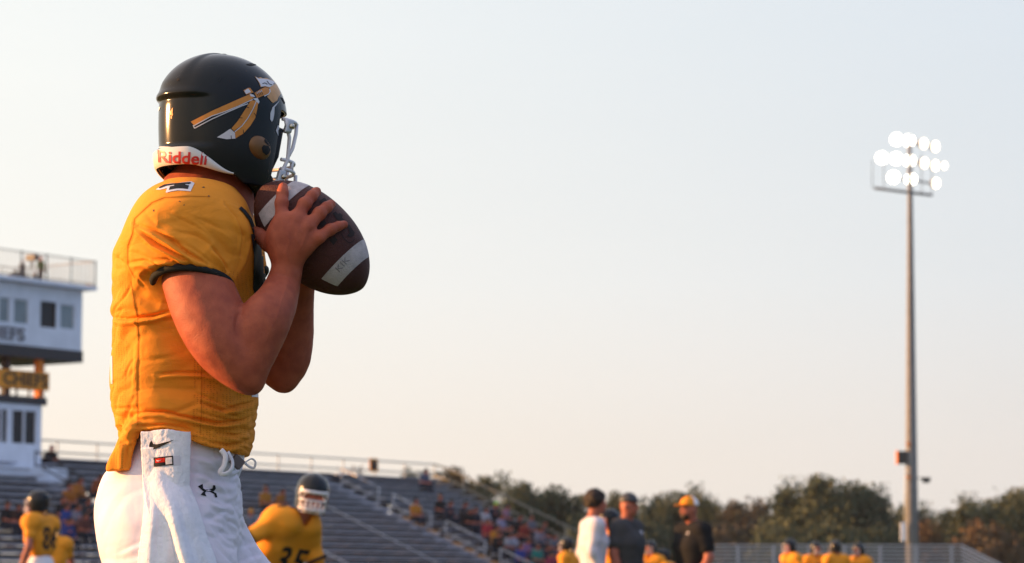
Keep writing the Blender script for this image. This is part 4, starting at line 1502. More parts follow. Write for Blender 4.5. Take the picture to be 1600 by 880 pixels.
fd.cone(q(345, 300, 0.0), q(305, 345, -0.10), 0.045, 0.05, 0.03)
fd.cone(q(345, 300, 0.04), q(320, 345, 0.14), 0.045, 0.05, 0.03)
fd.chain([q(300, 350, 0.02), q(285, 450, 0.02), q(285, 600, 0.02), q(280, 740, 0.02)], [0.12, 0.11, 0.10, 0.10], 0.05)
# right (near) arm
wS, wE = -0.185, -0.250
def limb(f, ctl, k=0.004, n=6):
    """a limb as one smoothly swelling tube: (px, py, depth, radius px) control points"""
    C = [np.array(list(q(x, y, d)) + [pxm(r_)]) for x, y, d, r_ in ctl]
    S_ = [C[0]]
    for i in range(len(C) - 1):
        a_, b_, c_, d_ = C[max(0, i - 1)], C[i], C[i + 1], C[min(len(C) - 1, i + 2)]
        for t in np.linspace(0, 1, n + 1)[1:]:
            S_.append(0.5 * (2 * b_ + (c_ - a_) * t + (2 * a_ - 5 * b_ + 4 * c_ - d_) * t * t + (3 * b_ - a_ - 3 * c_ + d_) * t ** 3))
    for i in range(len(S_) - 1):
        f.cone(S_[i][:3], S_[i + 1][:3], S_[i][3], S_[i + 1][3], k)
up = fd.like()
limb(up, [(285, 385, -0.15, 54), (300, 425, wS, 49), (316, 465, -0.208, 52), (331, 500, -0.225, 52), (348, 533, -0.238, 48.5), (364, 559, -0.245, 40), (380, 584, -0.25, 28), (393, 599, -0.25, 17)])
fo = fd.like()
wW = ball_w(448, 405) - 0.035
limb(fo, [(393, 594, wE, 19), (393, 566, wE, 30), (402, 524, -0.24, 40), (415, 498, -0.235, 38), (430, 475, (wE + wW) / 2, 32), (441, 448, wW - 0.002, 26), (447.5, 424, wW, 23), (450, 398, wW + 0.003, 23)])
up.join(fo, 0.010)
# right hand: palm of five metacarpals, four spread fingers and the thumb, closed on the ball
hd = fd.like()
def on(px, py, lift):
    return ball_w(px, py, lift)
WR = q(450, 400, wW + 0.003)
KN = {'index': (440, 345), 'middle': (461, 347), 'ring': (481, 355), 'pinky': (498, 371)}
TIP = {'index': [(440, 318), (441.5, 302), (442.5, 292.5)], 'middle': [(476, 319), (487, 307), (494.5, 299.5)],
       'ring': [(499, 334), (510, 324.5), (517.5, 319)], 'pinky': [(516, 359), (528, 354), (538, 351)]}
RAD = {'index': (10.6, 9.6, 8.9, 7.6), 'middle': (10.6, 9.6, 8.9, 7.7), 'ring': (10.2, 9.2, 8.5, 7.5), 'pinky': (9.6, 8.1, 7.4, 6.5)}
for fn_, k in KN.items():
    r0 = pxm(RAD[fn_][0] + 0.8)
    wk = on(*k, 0.013) - 0.006
    base = np.array(WR) + (q(*k, wk) - np.array(WR)) * 0.12
    hd.cone(base, q(*k, wk), pxm(18.5), r0, 0.010)
    pts = [q(*k, wk)] + [q(*p, on(p[0], p[1], pxm(RAD[fn_][i + 1]) * 0.92)) for i, p in enumerate(TIP[fn_])]
    g = fd.like()
    g.chain(pts, [pxm(r) for r in (RAD[fn_][0], RAD[fn_][1], RAD[fn_][2], RAD[fn_][3])], 0.006)
    mid = pts[1]
    g.ell(mid, (pxm(RAD[fn_][1] + 0.8),) * 3, 0.006)                       # the middle knuckle
    hd.join(g, 0.004)
hd.ell(q(456, 372, on(460, 372, 0.016) - 0.004), (pxm(32), pxm(19), pxm(38)), 0.02)
hd.ell(q(432, 374, on(436, 374, 0.014) - 0.002), (pxm(17), pxm(18), pxm(26)), 0.02)     # ball of the thumb
wt = on(418, 372, 0.012)
th = fd.like()
th.chain([q(436, 392, wW + 0.012), q(420, 379, wt + 0.012), q(407, 369, wt + 0.028), q(400, 362, wt + 0.045)], [pxm(16), pxm(13), pxm(10.5), pxm(8.5)], 0.012)
hd.join(th, 0.012)
up.join(hd, 0.016)
# left (far) arm, behind the ball
fa = fd.like()
limb(fa, [(330, 385, 0.17, 54), (372, 470, 0.19, 48), (410, 535, 0.18, 40), (432, 575, 0.165, 30), (444, 594, 0.16, 20)])
ff = fd.like()
limb(ff, [(444, 592, 0.16, 19), (450, 566, 0.16, 33), (453, 528, 0.15, 37), (461, 490, 0.12, 29), (469, 454, 0.085, 22), (474, 425, 0.06, 21)])
fa.join(ff, 0.012)
fh = fd.like()
W2 = q(474, 425, 0.06)
for k_, (kx, ky, kd, tx, ty, td) in enumerate(((470, 395, 0.035, 452, 372, 0.022), (480, 388, 0.038, 472, 360, 0.03), (490, 392, 0.036, 494, 366, 0.03), (498, 404, 0.03, 512, 388, 0.022))):
    K = q(kx, ky, kd)
    fh.cone(W2, K, pxm(17), pxm(12), 0.014)
    fh.cone(K, q(tx, ty, td), pxm(10.5), pxm(8), 0.006)
fh.cone(W2, q(486, 430, 0.015), pxm(14), pxm(11), 0.012)
fh.cone(q(486, 430, 0.015), q(495, 436, -0.012), pxm(11), pxm(8.5), 0.008)
fa.join(fh, 0.014)
fd.join(up, 0.012)
fd.join(fa, 0.012)
V, Q = fd.net()
V = relax(V, Q, 2, 0.4)
N = normals(V, Q)
V = folds(V, N, [
    ('v', 3.0, 3.0, [(379, 486), (372, 494), (369, 508), (370, 520)]),                 # crook of the arm
    ('v', 9, 2.2, [(352, 500), (372, 525), (392, 548)]),
    ('r', 2.2, 1.5, [(448, 360), (452, 378), (447, 396), (452, 410)]), ('r', 1.9, 1.3, [(466, 352), (462, 372), (470, 386)]),
    ('r', 2.0, 1.3, [(480, 362), (474, 380), (466, 394)]),
    ('r', 1.6, 0.8, [(440, 322), (441, 345), (444, 366)]), ('r', 1.6, 0.7, [(461, 338), (456, 356), (450, 372)]),
    ('v', 1.2, 0.55, [(434, 316), (449, 316)]), ('v', 1.1, 0.5, [(434, 303), (449, 302.5)]),
    ('v', 1.2, 0.55, [(470, 312), (483, 326)]), ('v', 1.2, 0.55, [(494, 327), (505, 341)]), ('v', 1.2, 0.5, [(514, 352), (518, 366)]),
    ('v', 4, 2.0, [(456, 336), (452, 350)]), ('v', 4, 2.0, [(474, 341), (468, 355)]), ('v', 4, 2.0, [(493, 356), (483, 366)]),
    ('r', 2.2, 1.1, [(430, 505), (440, 470), (450, 440)]), ('r', 2, 0.5, [(412, 540), (424, 510), (436, 490)]),
], None)
V = V + N * vnoise(V, 45.0, 0.0007, 3.0)[:, None]
link("body", np_mesh("body", V, Q), M['skin'], PR)
BODY_BVH = bvh_of(PR.children[-1].data)
for c_, ax_ in (((443.0, 290.5), (0, -1)), ((495.5, 298.0), (0.7, -0.7)), ((518.5, 318.0), (0.8, -0.6)), ((539.5, 350.0), (0.97, -0.2))):
    a_ = Vector(ax_).normalized(); b__ = Vector((-a_.y, a_.x))
    lp = [(c_[0] + a_.x * 4.2 * math.cos(t) + b__.x * 3.4 * math.sin(t), c_[1] + a_.y * 4.2 * math.cos(t) + b__.y * 3.4 * math.sin(t)) for t in np.linspace(0, 2 * math.pi, 13)[:-1]]
    decal("finger_nail", lp, BODY_BVH, M['nail'], PR, 0.0008, 1.5)

# hair at the nape
hb = Field(q(262, 300, -0.14), q(410, 225, 0.20), 0.004)
hb.ell(hc - hfn * 0.006 - hun * 0.05, (0.098, 0.098, 0.065), 0.01)
hb.chain([q(334, 235, 0.02), q(336, 266, 0.02)], [pxm(52), pxm(51.5)], 0.02)
hb.ell(hc + hfn * 0.11 - hun * 0.07, (0.085, 0.085, 0.11), 0.01, op='sub')
V, Q = hb.net(); N = normals(V, Q)
V = V + N * vnoise(V, 120.0, 0.0035, 9.0)[:, None]
link("hair", np_mesh("hair", V, Q), M['hair'], PR)
for s in (-1, 1):
    e = MB().ball(Vector(hc + hfn * 0.083 + hrn * s * 0.032 - hun * 0.033), 0.011)
    e.build("eye", M['black_print'], PR)

def creases(V, N, zones):
    """many small cloth folds: sharp valleys between soft rolls, running along a direction in each zone"""
    px, py = to_px(V)
    out = np.zeros(len(V))
    for (x0, x1, y0, y1, soft, dx, dy, wa, wl, amp, seed) in zones:
        m = np.clip((px - x0) / soft, 0, 1) * np.clip((x1 - px) / soft, 0, 1) * np.clip((py - y0) / soft, 0, 1) * np.clip((y1 - py) / soft, 0, 1)
        ii = np.nonzero(m > 0.01)[0]
        c = (-dy * px[ii] + dx * py[ii]) / wa
        a = (dx * px[ii] + dy * py[ii]) / wl
        yy = V[ii, 1] * 705 / wl * 0.8
        f = np.empty(len(ii))
        for k in range(len(ii)):
            wv = noise.noise(Vector((c[k] * 0.35, a[k] * 1.2, yy[k] + seed))) * 1.3
            f[k] = abs(noise.noise(Vector((c[k] + wv, a[k], yy[k] + seed))))
        out[ii] += (np.minimum(f, 0.35) - 0.16) * amp * 0.001 * m[ii]
    return V + N * out[:, None]

# ---- jersey
jf = Field(q(95, 760, -0.36), (q(440, 300)[0], Y0 + 0.34, q(300, 262)[2]), 0.0027)
rows = [(300, 262, 372, 0.00, 0.13), (312, 238, 382, 0.00, 0.19), (335, 214, 392, 0.005, 0.225), (365, 193, 402, 0.01, 0.235), (400, 179, 409, 0.01, 0.232),
        (440, 177.5, 414, 0.01, 0.222), (470, 177, 414, 0.01, 0.210), (487, 172.5, 412, 0.01, 0.203), (500, 179, 410, 0.01, 0.196), (530, 177.5, 404, 0.01, 0.188),
        (560, 175.5, 402, 0.01, 0.182), (600, 173.5, 400, 0.01, 0.180), (632, 175, 402, 0.01, 0.182), (660, 181, 397, 0.01, 0.184), (676, 184, 394, 0.01, 0.186),
        (700, 180, 391, 0.01, 0.188), (712, 178, 388, 0.01, 0.189)]
def zrow(py, wd=0.0):
    return at(290, py, Y0 + wd).z
jf.loft([(zrow(py), q(a, py)[0], q(b, py)[0], Y0 + c, hh) for py, a, b, c, hh in rows], 0.0, 2.35)
# far shoulder pad and sleeve
jf.ell(q(335, 378, 0.155), (pxm(70), 0.11, pxm(66)), 0.03)
sl = jf.like()
SLc, SLA, SLB = q(301, 442, -0.195), q(362, 446, -0.195) - q(301, 442, -0.195), q(297, 414, -0.272) - q(301, 442, -0.195)
sn = np.cross(SLA, SLB); sn /= np.linalg.norm(sn)
if sn[2] > 0: sn = -sn
sl.ell(q(296, 384, -0.125), (pxm(97), 0.135, pxm(97)), 0.02)
sl.cone(q(294, 385, -0.16), np.array(SLc) + sn * 0.03, pxm(88), pxm(61), 0.05)
sl.ell(q(300, 330, -0.06), (pxm(82), 0.14, pxm(44)), 0.04)
sl.cut(SLc + sn * 0.001, sn)
jf.join(sl, 0.022)
# far sleeve
s2 = jf.like()
s2.cone(q(338, 385, 0.16), q(366, 448, 0.19), pxm(74), pxm(58), 0.03)
s2.cut(q(364, 446, 0.19), q(430, 570, 0.17) - q(364, 446, 0.19))
jf.join(s2, 0.03)
# neck hole and hem
jf.cone(q(333, 255, 0.02), q(335, 306, 0.02), pxm(58), pxm(49), 0.012, op='sub')
jf.cone(q(352, 296, 0.06), q(392, 330, 0.06), 0.055, 0.02, 0.01, op='sub')
# hem line: cut by a plane that drops toward the front, then add the tail
jf.cut(q(300, 689, -0.18), np.cross(q(387, 712, -0.18) - q(235, 675, -0.18), np.array((0, 1.0, -0.02))) * np.array((1, 1, 1)) if np.cross(q(387, 712, -0.18) - q(235, 675, -0.18), np.array((0, 1.0, -0.02)))[2] < 0 else -np.cross(q(387, 712, -0.18) - q(235, 675, -0.18), np.array((0, 1.0, -0.02))))
tl = jf.like()
for wd in np.linspace(-0.13, 0.13, 11):
    b = 1 - (wd / 0.15) ** 2
    tl.cone(q(197 + 6 * (1 - b), 672, wd), q(180 + 12 * (1 - b), 742 - 10 * (1 - b), wd), pxm(9), pxm(8), 0.010)
tl.cone(q(206, 672, -0.135), q(181, 732, -0.135), pxm(14), pxm(15), 0.01)
tl.cone(q(206, 672, -0.15), q(192, 730, -0.15), pxm(10), pxm(11), 0.01)
tl.cut(q(180, 741, 0), (0.05, 0, -1))
jf.join(tl, 0.016)
V, Q = jf.net()
V = relax(V, Q, 3, 0.5)
N = normals(V, Q)
z4 = lambda pts: [(160 + x / 5.176, 280 + y / 5.176) for x, y in pts]
z5t = lambda pts: [(160 + x / 3.384, 440 + y / 3.384) for x, y in pts]
FOLD = [
    ('c', 6.0, 4.2, z4([(290, 372), (420, 420), (560, 500), (700, 605), (850, 692)])),
    ('c', 5.0, 3.4, z4([(280, 400), (430, 525), (560, 592), (740, 694)])),
    ('c', 4.5, 2.6, z4([(410, 655), (520, 652), (650, 702)])),
    ('c', 5.0, 2.2, z4([(215, 680), (330, 662), (470, 712)])),
    ('v', 16, 4.5, z4([(430, 335), (620, 350), (760, 450), (870, 570)])),
    ('v', 10, 3.0, [(307, 330), (335, 358), (352, 388), (362, 410)]),
    ('c', 5.0, 3.2, [(333, 388), (347, 405), (357, 423)]),
    ('c', 4.0, 2.0, [(352, 318), (370, 340), (380, 368), (378, 400)]),
    ('s', 2.2, 1.3, z4([(870, 145), (700, 140), (500, 150), (400, 190), (260, 320), (245, 430), (205, 540), (205, 690), (260, 800), (330, 880)])),
    ('v', 3.0, 0.9, z4([(205, 700), (230, 770), (280, 850)])),
    ('v', 3.0, 0.9, z4([(255, 760), (300, 830), (350, 885)])),
    ('v', 3.0, 2.0, z4([(150, 590), (130, 640), (172, 684)])),
    ('v', 9, 1.5, z4([(300, 790), (360, 760), (400, 750)])),
    ('s', 2.0, 1.2, [(373, 323), (387, 350), (391, 380), (385, 410), (368, 440)]),
    ('r', 4.0, 1.8, [(378, 335), (392, 376), (381, 412), (366, 440)]),
    ('c', 5.0, 5.0, z5t([(50, 190), (120, 200), (190, 192), (260, 186), (360, 158)])),
    ('v', 12, 3.2, z5t([(110, 330), (150, 260), (180, 225)])),
    ('v', 10, 2.6, z5t([(90, 470), (120, 390), (165, 330)])),
    ('r', 14, 2.4, z5t([(90, 230), (150, 250), (180, 300)])),
    ('c', 4.5, 3.2, z5t([(290, 492), (400, 482), (520, 484), (600, 500)])),
    ('c', 5.0, 4.0, z5t([(150, 705), (240, 690), (330, 690), (420, 712), (600, 752), (740, 735), (800, 705)])),
    ('c', 4.0, 3.0, z5t([(140, 775), (240, 762), (330, 758), (430, 772), (520, 808)])),
    ('c', 5.0, 3.0, z5t([(530, 640), (640, 682), (790, 640)])),
    ('v', 8, 2.6, z5t([(520, 540), (640, 575), (760, 600)])),
    ('v', 8, 2.2, z5t([(560, 610), (680, 630), (800, 610)])),
    ('c', 5, 2.6, z5t([(600, 800), (700, 815), (770, 800)])),
    ('c', 5, 2.4, z5t([(560, 850), (660, 870), (770, 850)])),
    ('v', 7, 3.0, z5t([(90, 780), (130, 730), (175, 690)])),
    ('r', 7, 2.4, z5t([(120, 800), (160, 770), (215, 750)])),
    ('v', 6, 2.4, [(186, 682), (200, 700), (201, 735)]),
    ('s', 2.0, 1.0, z5t([(150, 0), (185, 180), (192, 300), (185, 560), (187, 760)])),
    ('s', 1.6, 0.8, z5t([(525, 420), (525, 560), (523, 720), (515, 800)])),
    ('r', 3.5, 0.8, z5t([(168, 330), (172, 450), (165, 560), (155, 660)])),
    ('v', 3.0, 0.6, z5t([(158, 340), (160, 450), (152, 560)])),
    ('v', 14, 2.6, [(232, 500), (262, 520), (300, 560)]),
    ('v', 12, 2.0, [(240, 600), (280, 612), (330, 615)]),
    ('r', 12, 2.0, [(225, 548), (260, 556), (300, 556)]),
    ('v', 10, 2.4, [(210, 450), (225, 470), (250, 480)]),
]
V = folds(V, N, [(k_, w_ * (0.82 if k_ == 'c' else 1.0), a_ * (3.2 if k_ == 'c' and l_[0][1] < 430 else (3.6 if l_[0][1] > 590 else 2.6)) if k_ != 's' else a_, l_) for k_, w_, a_, l_ in FOLD])
V = creases(V, N, [
    (196, 392, 325, 432, 30, 0.80, 0.60, 17, 110, 11.0, 3.0),
    (172, 312, 440, 600, 25, 0.97, -0.22, 22, 110, 8.0, 11.0),
    (300, 412, 590, 716, 18, 0.98, 0.18, 11, 90, 14.0, 21.0),
    (172, 320, 600, 700, 18, 0.98, -0.10, 14, 110, 12.0, 31.0),
    (165, 216, 380, 740, 14, 0.55, -0.83, 16, 60, 11.0, 41.0),
])
N = normals(V, Q)
cl_n = np.array([noise.noise(Vector((v[0] * 9, v[1] * 9, v[2] * 20))) for v in V]) * 0.0024 + vnoise(V, 30.0, 0.0006, 5.0)
V = V + N * cl_n[:, None]
V = relax(V, Q, 1, 0.2)
JME = np_mesh("jersey", V, Q)
JER = link("jersey", JME, M['jersey'], PR)
JB = bvh_of(JME)
def jpart(name, mb, m):
    o = link(name, mb.mesh(name), m); o.parent = JER; return o
# black cuffs
def ring(c, A, B, r, n=40, flat=None):
    return MB().tube([Vector(np.array(c) + np.array(A) * math.cos(t) + np.array(B) * math.sin(t)) for t in np.linspace(0, 2 * math.pi, n, endpoint=False)], r, 10, closed=True)
jpart("cuff", ring(SLc + sn * 0.004, SLA * 1.0, SLB * 0.97, 0.0088), M['jersey_trim'])
fc = q(365, 447, 0.19); fdv = q(430, 570, 0.17) - q(365, 447, 0.19); fdv /= np.linalg.norm(fdv)
fA = np.cross(fdv, (0, 1, 0)); fA /= np.linalg.norm(fA); fB = np.cross(fdv, fA)
jpart("cuff", ring(fc, fA * pxm(58), fB * pxm(58), 0.0085), M['jersey_trim'])
# collar trim and the shoulder numeral
col_l = MB()
decal("collar", ribbon([(374, 325), (381, 331), (390, 343), (395, 356), (399, 372)], 5.0), JB, M['jersey_trim'], JER, 0.0022, 2.0)
z2 = lambda pts: [(225 + x / 13.333, 265 + y / 13.333) for x, y in pts]
decal("numeral_edge", z2([(250, 425), (310, 385), (420, 320), (560, 295), (690, 290), (800, 275), (985, 258), (1052, 292), (1010, 380), (972, 462), (850, 450), (700, 442), (560, 465), (470, 492), (455, 480), (485, 395), (330, 432)]), JB, M['white_print'], JER, 0.0012, 1.6)
decal("numeral", z2([(310, 382), (420, 325), (560, 305), (690, 296), (800, 285), (960, 276), (985, 290), (940, 318), (865, 312), (862, 330), (940, 345), (915, 418), (800, 405), (690, 403), (590, 420), (520, 438), (545, 365), (630, 350), (635, 328), (480, 350), (330, 405)]), JB, M['black_print'], JER, 0.0019, 1.6)
for lp in (z2([(1205, 372), (1240, 360), (1270, 372), (1245, 388)]), z2([(1325, 552), (1350, 542), (1372, 560), (1350, 572)]),
           [(239, 328), (241, 327.5), (241, 331), (239.5, 331)], [(279, 315), (281, 314), (283, 316.5)], [(286, 321), (289, 319.5), (288, 321.5)]):
    decal("scuff", lp, JB, M['strap'], JER, 0.0008, 1.5)
for ln, wd in ((z4([(870, 143), (700, 138), (500, 149), (400, 189), (260, 320), (245, 430), (205, 540), (205, 690), (260, 800)]), 0.9),
               (z5t([(150, 0), (185, 180), (192, 300), (185, 560), (187, 760)]), 0.9), (z5t([(525, 420), (525, 560), (523, 720), (515, 800)]), 0.8)):
    decal("seam", ribbon(ln, wd), JB, cloth("gold_thread", (0.58, 0.18, 0.02)), JER, 0.0006, 1.5)
decal("numeral", [(391, 366), (402, 366), (411, 392), (416, 430), (413, 462), (402, 476), (394, 450), (396, 400)], JB, M['black_print'], JER, 0.0022, 3.0)  # dark chest patch: part black number, part painted shade behind the arm
decal("numeral_edge", [(172.5, 556), (176, 556), (176.5, 600), (173.5, 600)], JB, M['white_print'], JER, 0.001, 1.5)
decal("numeral_edge", [(392, 612), (403, 613), (403, 621), (393, 620)], JB, M['white_print'], JER, 0.001, 1.5)

# ---- pants
pf = Field(q(90, 1120, -0.36), (q(600, 1100)[0], Y0 + 0.34, q(300, 668)[2]), 0.0040)
prow = [(672, 208, 376, 0.01, 0.160), (700, 200, 380, 0.01, 0.165), (725, 178, 379, 0.01, 0.172), (743, 163, 370, 0.01, 0.178), (765, 154, 375, 0.01, 0.182),
        (791, 147.5, 377, 0.01, 0.186), (812, 147.5, 378, 0.01, 0.187), (842, 153, 375, 0.01, 0.182), (864, 162, 370, 0.0, 0.172), (900, 180, 360, 0.0, 0.15)]
pf.loft([(zrow(py), q(a, py)[0], q(b, py)[0], Y0 + c, hh) for py, a, b, c, hh in prow], 0.0, 2.2)
pf.chain([q(255, 840, -0.085), q(268, 900, -0.09), q(272, 1000, -0.09), q(262, 1120, -0.085)], [pxm(98), pxm(96), pxm(80), pxm(58)], 0.03)
fr = pf.like()
fr.chain([q(290, 806, 0.075), q(320, 858, 0.09), q(364, 930, 0.105), q(450, 1050, 0.12), q(490, 1110, 0.12)], [pxm(66), pxm(70), pxm(76), pxm(64), pxm(56)], 0.012)
pf.join(fr, 0.014)
V, Q = pf.net()
V = relax(V, Q, 3, 0.5)
N = normals(V, Q)
z6 = lambda pts: [(130 + x / 3.144, 600 + y / 3.144) for x, y in pts]
z6b = lambda pts: [(200 + x / 4.89, 650 + y / 4.89) for x, y in pts]
V = folds(V, N, [
    ('c', 4, 3.0, z6b([(470, 300), (560, 310), (640, 340), (700, 420)])),
    ('c', 5, 4.0, z6b([(480, 430), (580, 440), (660, 490), (760, 530), (840, 500)])),
    ('c', 4, 3.0, z6b([(690, 470), (740, 500), (800, 505)])),
    ('c', 5, 3.4, z6b([(560, 600), (640, 660), (740, 690), (830, 620)])),
    ('c', 5, 3.6, z6b([(580, 780), (660, 770), (740, 730), (830, 690)])),
    ('c', 5, 3.0, z6b([(580, 800), (680, 810), (740, 850), (760, 890)])),
    ('c', 4, 3.0, z6b([(800, 740), (850, 720), (880, 690)])),
    ('v', 5, 3.0, z6b([(830, 560), (860, 590), (850, 640)])),
    ('v', 5, 3.4, z6b([(840, 700), (870, 720), (860, 770)])),
    ('r', 5, 2.8, z6b([(815, 470), (850, 510), (840, 560)])), ('r', 6, 3.2, z6b([(830, 600), (865, 660), (850, 700)])),
    ('v', 6, 4.5, z6([(770, 705), (750, 770), (735, 840), (735, 880)])),
    ('c', 5, 3.2, z6([(760, 880), (820, 850), (880, 835), (930, 845)])),
    ('c', 4, 2.4, z6([(780, 800), (840, 780), (880, 790)])),
    ('c', 5, 2.6, z6([(170, 828), (230, 800), (300, 770)])),
    ('s', 2, 1.0, z6([(60, 560), (110, 470), (200, 460), (290, 455)])),
    ('v', 18, 3.0, z6([(120, 500), (140, 640), (180, 820)])), ('v', 20, 2.5, z6([(240, 520), (250, 640), (260, 760)])),
    ('c', 5, 2.4, z6([(600, 660), (680, 670), (730, 720)])),
    ('s', 2, 1.0, z6([(640, 320), (655, 400), (690, 460), (750, 470)])),
])
V = creases(V, N, [
    (300, 385, 700, 850, 16, 0.94, 0.34, 14, 60, 17.0, 5.0),
    (330, 450, 800, 900, 16, 0.80, 0.60, 16, 70, 13.0, 15.0),
    (150, 235, 740, 900, 20, 0.90, -0.40, 34, 120, 8.0, 25.0),
])
V = V + N * (vnoise(V, 16.0, 0.0022, 4.0) + vnoise(V, 40, 0.0007, 1.0))[:, None]
V = relax(V, Q, 1, 0.3)
PME = np_mesh("pants", V, Q)
PAN = link("pants", PME, M['pants'], PR)
PB = bvh_of(PME)
# the crossed-arc emblem on the hip
ua = lambda pts: [(200 + x / 4.89, 650 + y / 4.89) for x, y in pts]
decal("hip_emblem", ua([(532, 540), (568, 520), (572, 555), (590, 566), (625, 560), (645, 552), (648, 528), (664, 530), (670, 553), (655, 572), (640, 574), (672, 592), (680, 622), (664, 626), (656, 598), (625, 580), (596, 578), (586, 590), (597, 616), (553, 602), (576, 578), (556, 562)]), PB, M['black_print'], PAN, 0.0012, 1.5)
decal("hip_emblem_gap", ua([(592, 573), (612, 566), (634, 571), (612, 577)]), PB, M['pants'], PAN, 0.0018, 1.2)
# waist lace and belt end at the front
def lace(pts, wpx=5.0):
    lc = MB()
    P = [Vector(q(x, y, d)) for x, y, d in pts]
    C = [P[0]]
    for i in range(len(P) - 1):
        a, b, c, d = P[max(0, i - 1)], P[i], P[i + 1], P[min(len(P) - 1, i + 2)]
        for t in (0.25, 0.5, 0.75, 1.0):
            C.append(0.5 * ((2 * b) + (c - a) * t + (2 * a - 5 * b + 4 * c - d) * t * t + (3 * b - a - 3 * c + d) * t ** 3))
    lc.tube(C, pxm(wpx / 2), 8, flat=0.5)
    lo = link("waist_lace", lc.mesh("waist_lace"), M['white_cloth']); lo.parent = PAN
lace([(374, 718, -0.10), (376, 728, -0.10), (384, 722, -0.09), (393, 717, -0.08), (399, 722, -0.075), (397, 731, -0.07), (389, 729, -0.07), (381, 722, -0.08)], 4.0)
lace([(345, 703, -0.165), (352, 712, -0.165), (350, 728, -0.165), (344, 738, -0.165), (352, 741, -0.162), (362, 733, -0.155), (363, 720, -0.15), (356, 706, -0.155)], 8.0)
bt = MB().beam(Vector(q(364, 716, -0.105)), Vector(q(377, 728, -0.095)), 0.014, 0.022)
o = link("belt_end", bt.mesh("belt_end"), cloth("grey_belt", (0.16, 0.13, 0.13))); o.parent = PAN
# lower legs, socks and cleats (below the frame)
lg = Field((q(150, 1450)[0], Y0 - 0.3, -0.01), (q(640, 1100)[0], Y0 + 0.35, q(300, 1080)[2]), 0.006)
lg.chain([q(262, 1100, -0.085), q(240, 1220, -0.085), q(215, 1375, -0.085)], [0.072, 0.066, 0.045], 0.02)
lg.chain([q(498, 1100, 0.12), q(500, 1220, 0.12), q(495, 1375, 0.12)], [0.072, 0.066, 0.045], 0.02)
V, Q = lg.net()
link("socks", np_mesh("socks", V, Q), M['white_cloth'], PR)
for x_, d_ in ((215, -0.085), (495, 0.12)):
    sh = Field((q(x_ - 90, 1450)[0], Y0 + d_ - 0.1, -0.01), (q(x_ + 200, 1450)[0], Y0 + d_ + 0.1, 0.18), 0.006)
    a = q(x_, 1443, d_)
    sh.ell((a[0] + 0.10, a[1], 0.035), (0.09, 0.05, 0.035), 0.03)
    sh.ell((a[0] - 0.02, a[1], 0.045), (0.055, 0.042, 0.045), 0.03)
    sh.cone((a[0] - 0.01, a[1], 0.07), (a[0] + 0.07, a[1], 0.05), 0.045, 0.04, 0.03)
    sh.cut((0, 0, 0.0), (0, 0, -1))
    V, Q = sh.net()
    link("cleat", np_mesh("cleat", V, Q), M['black_plastic'], PR)

# ---- the towel that hangs from the belt
TW = empty("towel", tuple(q(262, 880, -0.215)), anchored=True)
tag(TW, "white towel with a black swoosh hanging from the player's belt", "towel")
def edge(tab, y):
    A = np.array(tab, float)
    return float(np.interp(y, A[:, 0], A[:, 1]))
TL = [(672, 224), (677, 221), (700, 221.5), (753, 224), (788, 229), (815, 236), (850, 245), (880, 254), (960, 275)]
TRr = [(672, 297), (687, 297), (720, 296), (759, 295), (791, 308), (835, 321), (880, 337), (960, 362)]
BL_ = [(700, 222), (753, 224.5), (788, 227), (815, 224.5), (838, 222), (880, 216), (960, 205)]
BR_ = [(700, 280), (788, 300), (880, 320), (960, 340)]
def near_w(px, py):
    hit, *_ = PB.ray_cast(Vector((0, 0, EYE)), ray(px, py))
    hj, *_ = JB.ray_cast(Vector((0, 0, EYE)), ray(px, py)) if py < 690 else (None, 0, 0, 0)
    d = []
    if hit is not None: d.append(hit.y - Y0)
    if hj is not None: d.append(hj.y - Y0)
    return min(d) if d else -0.12
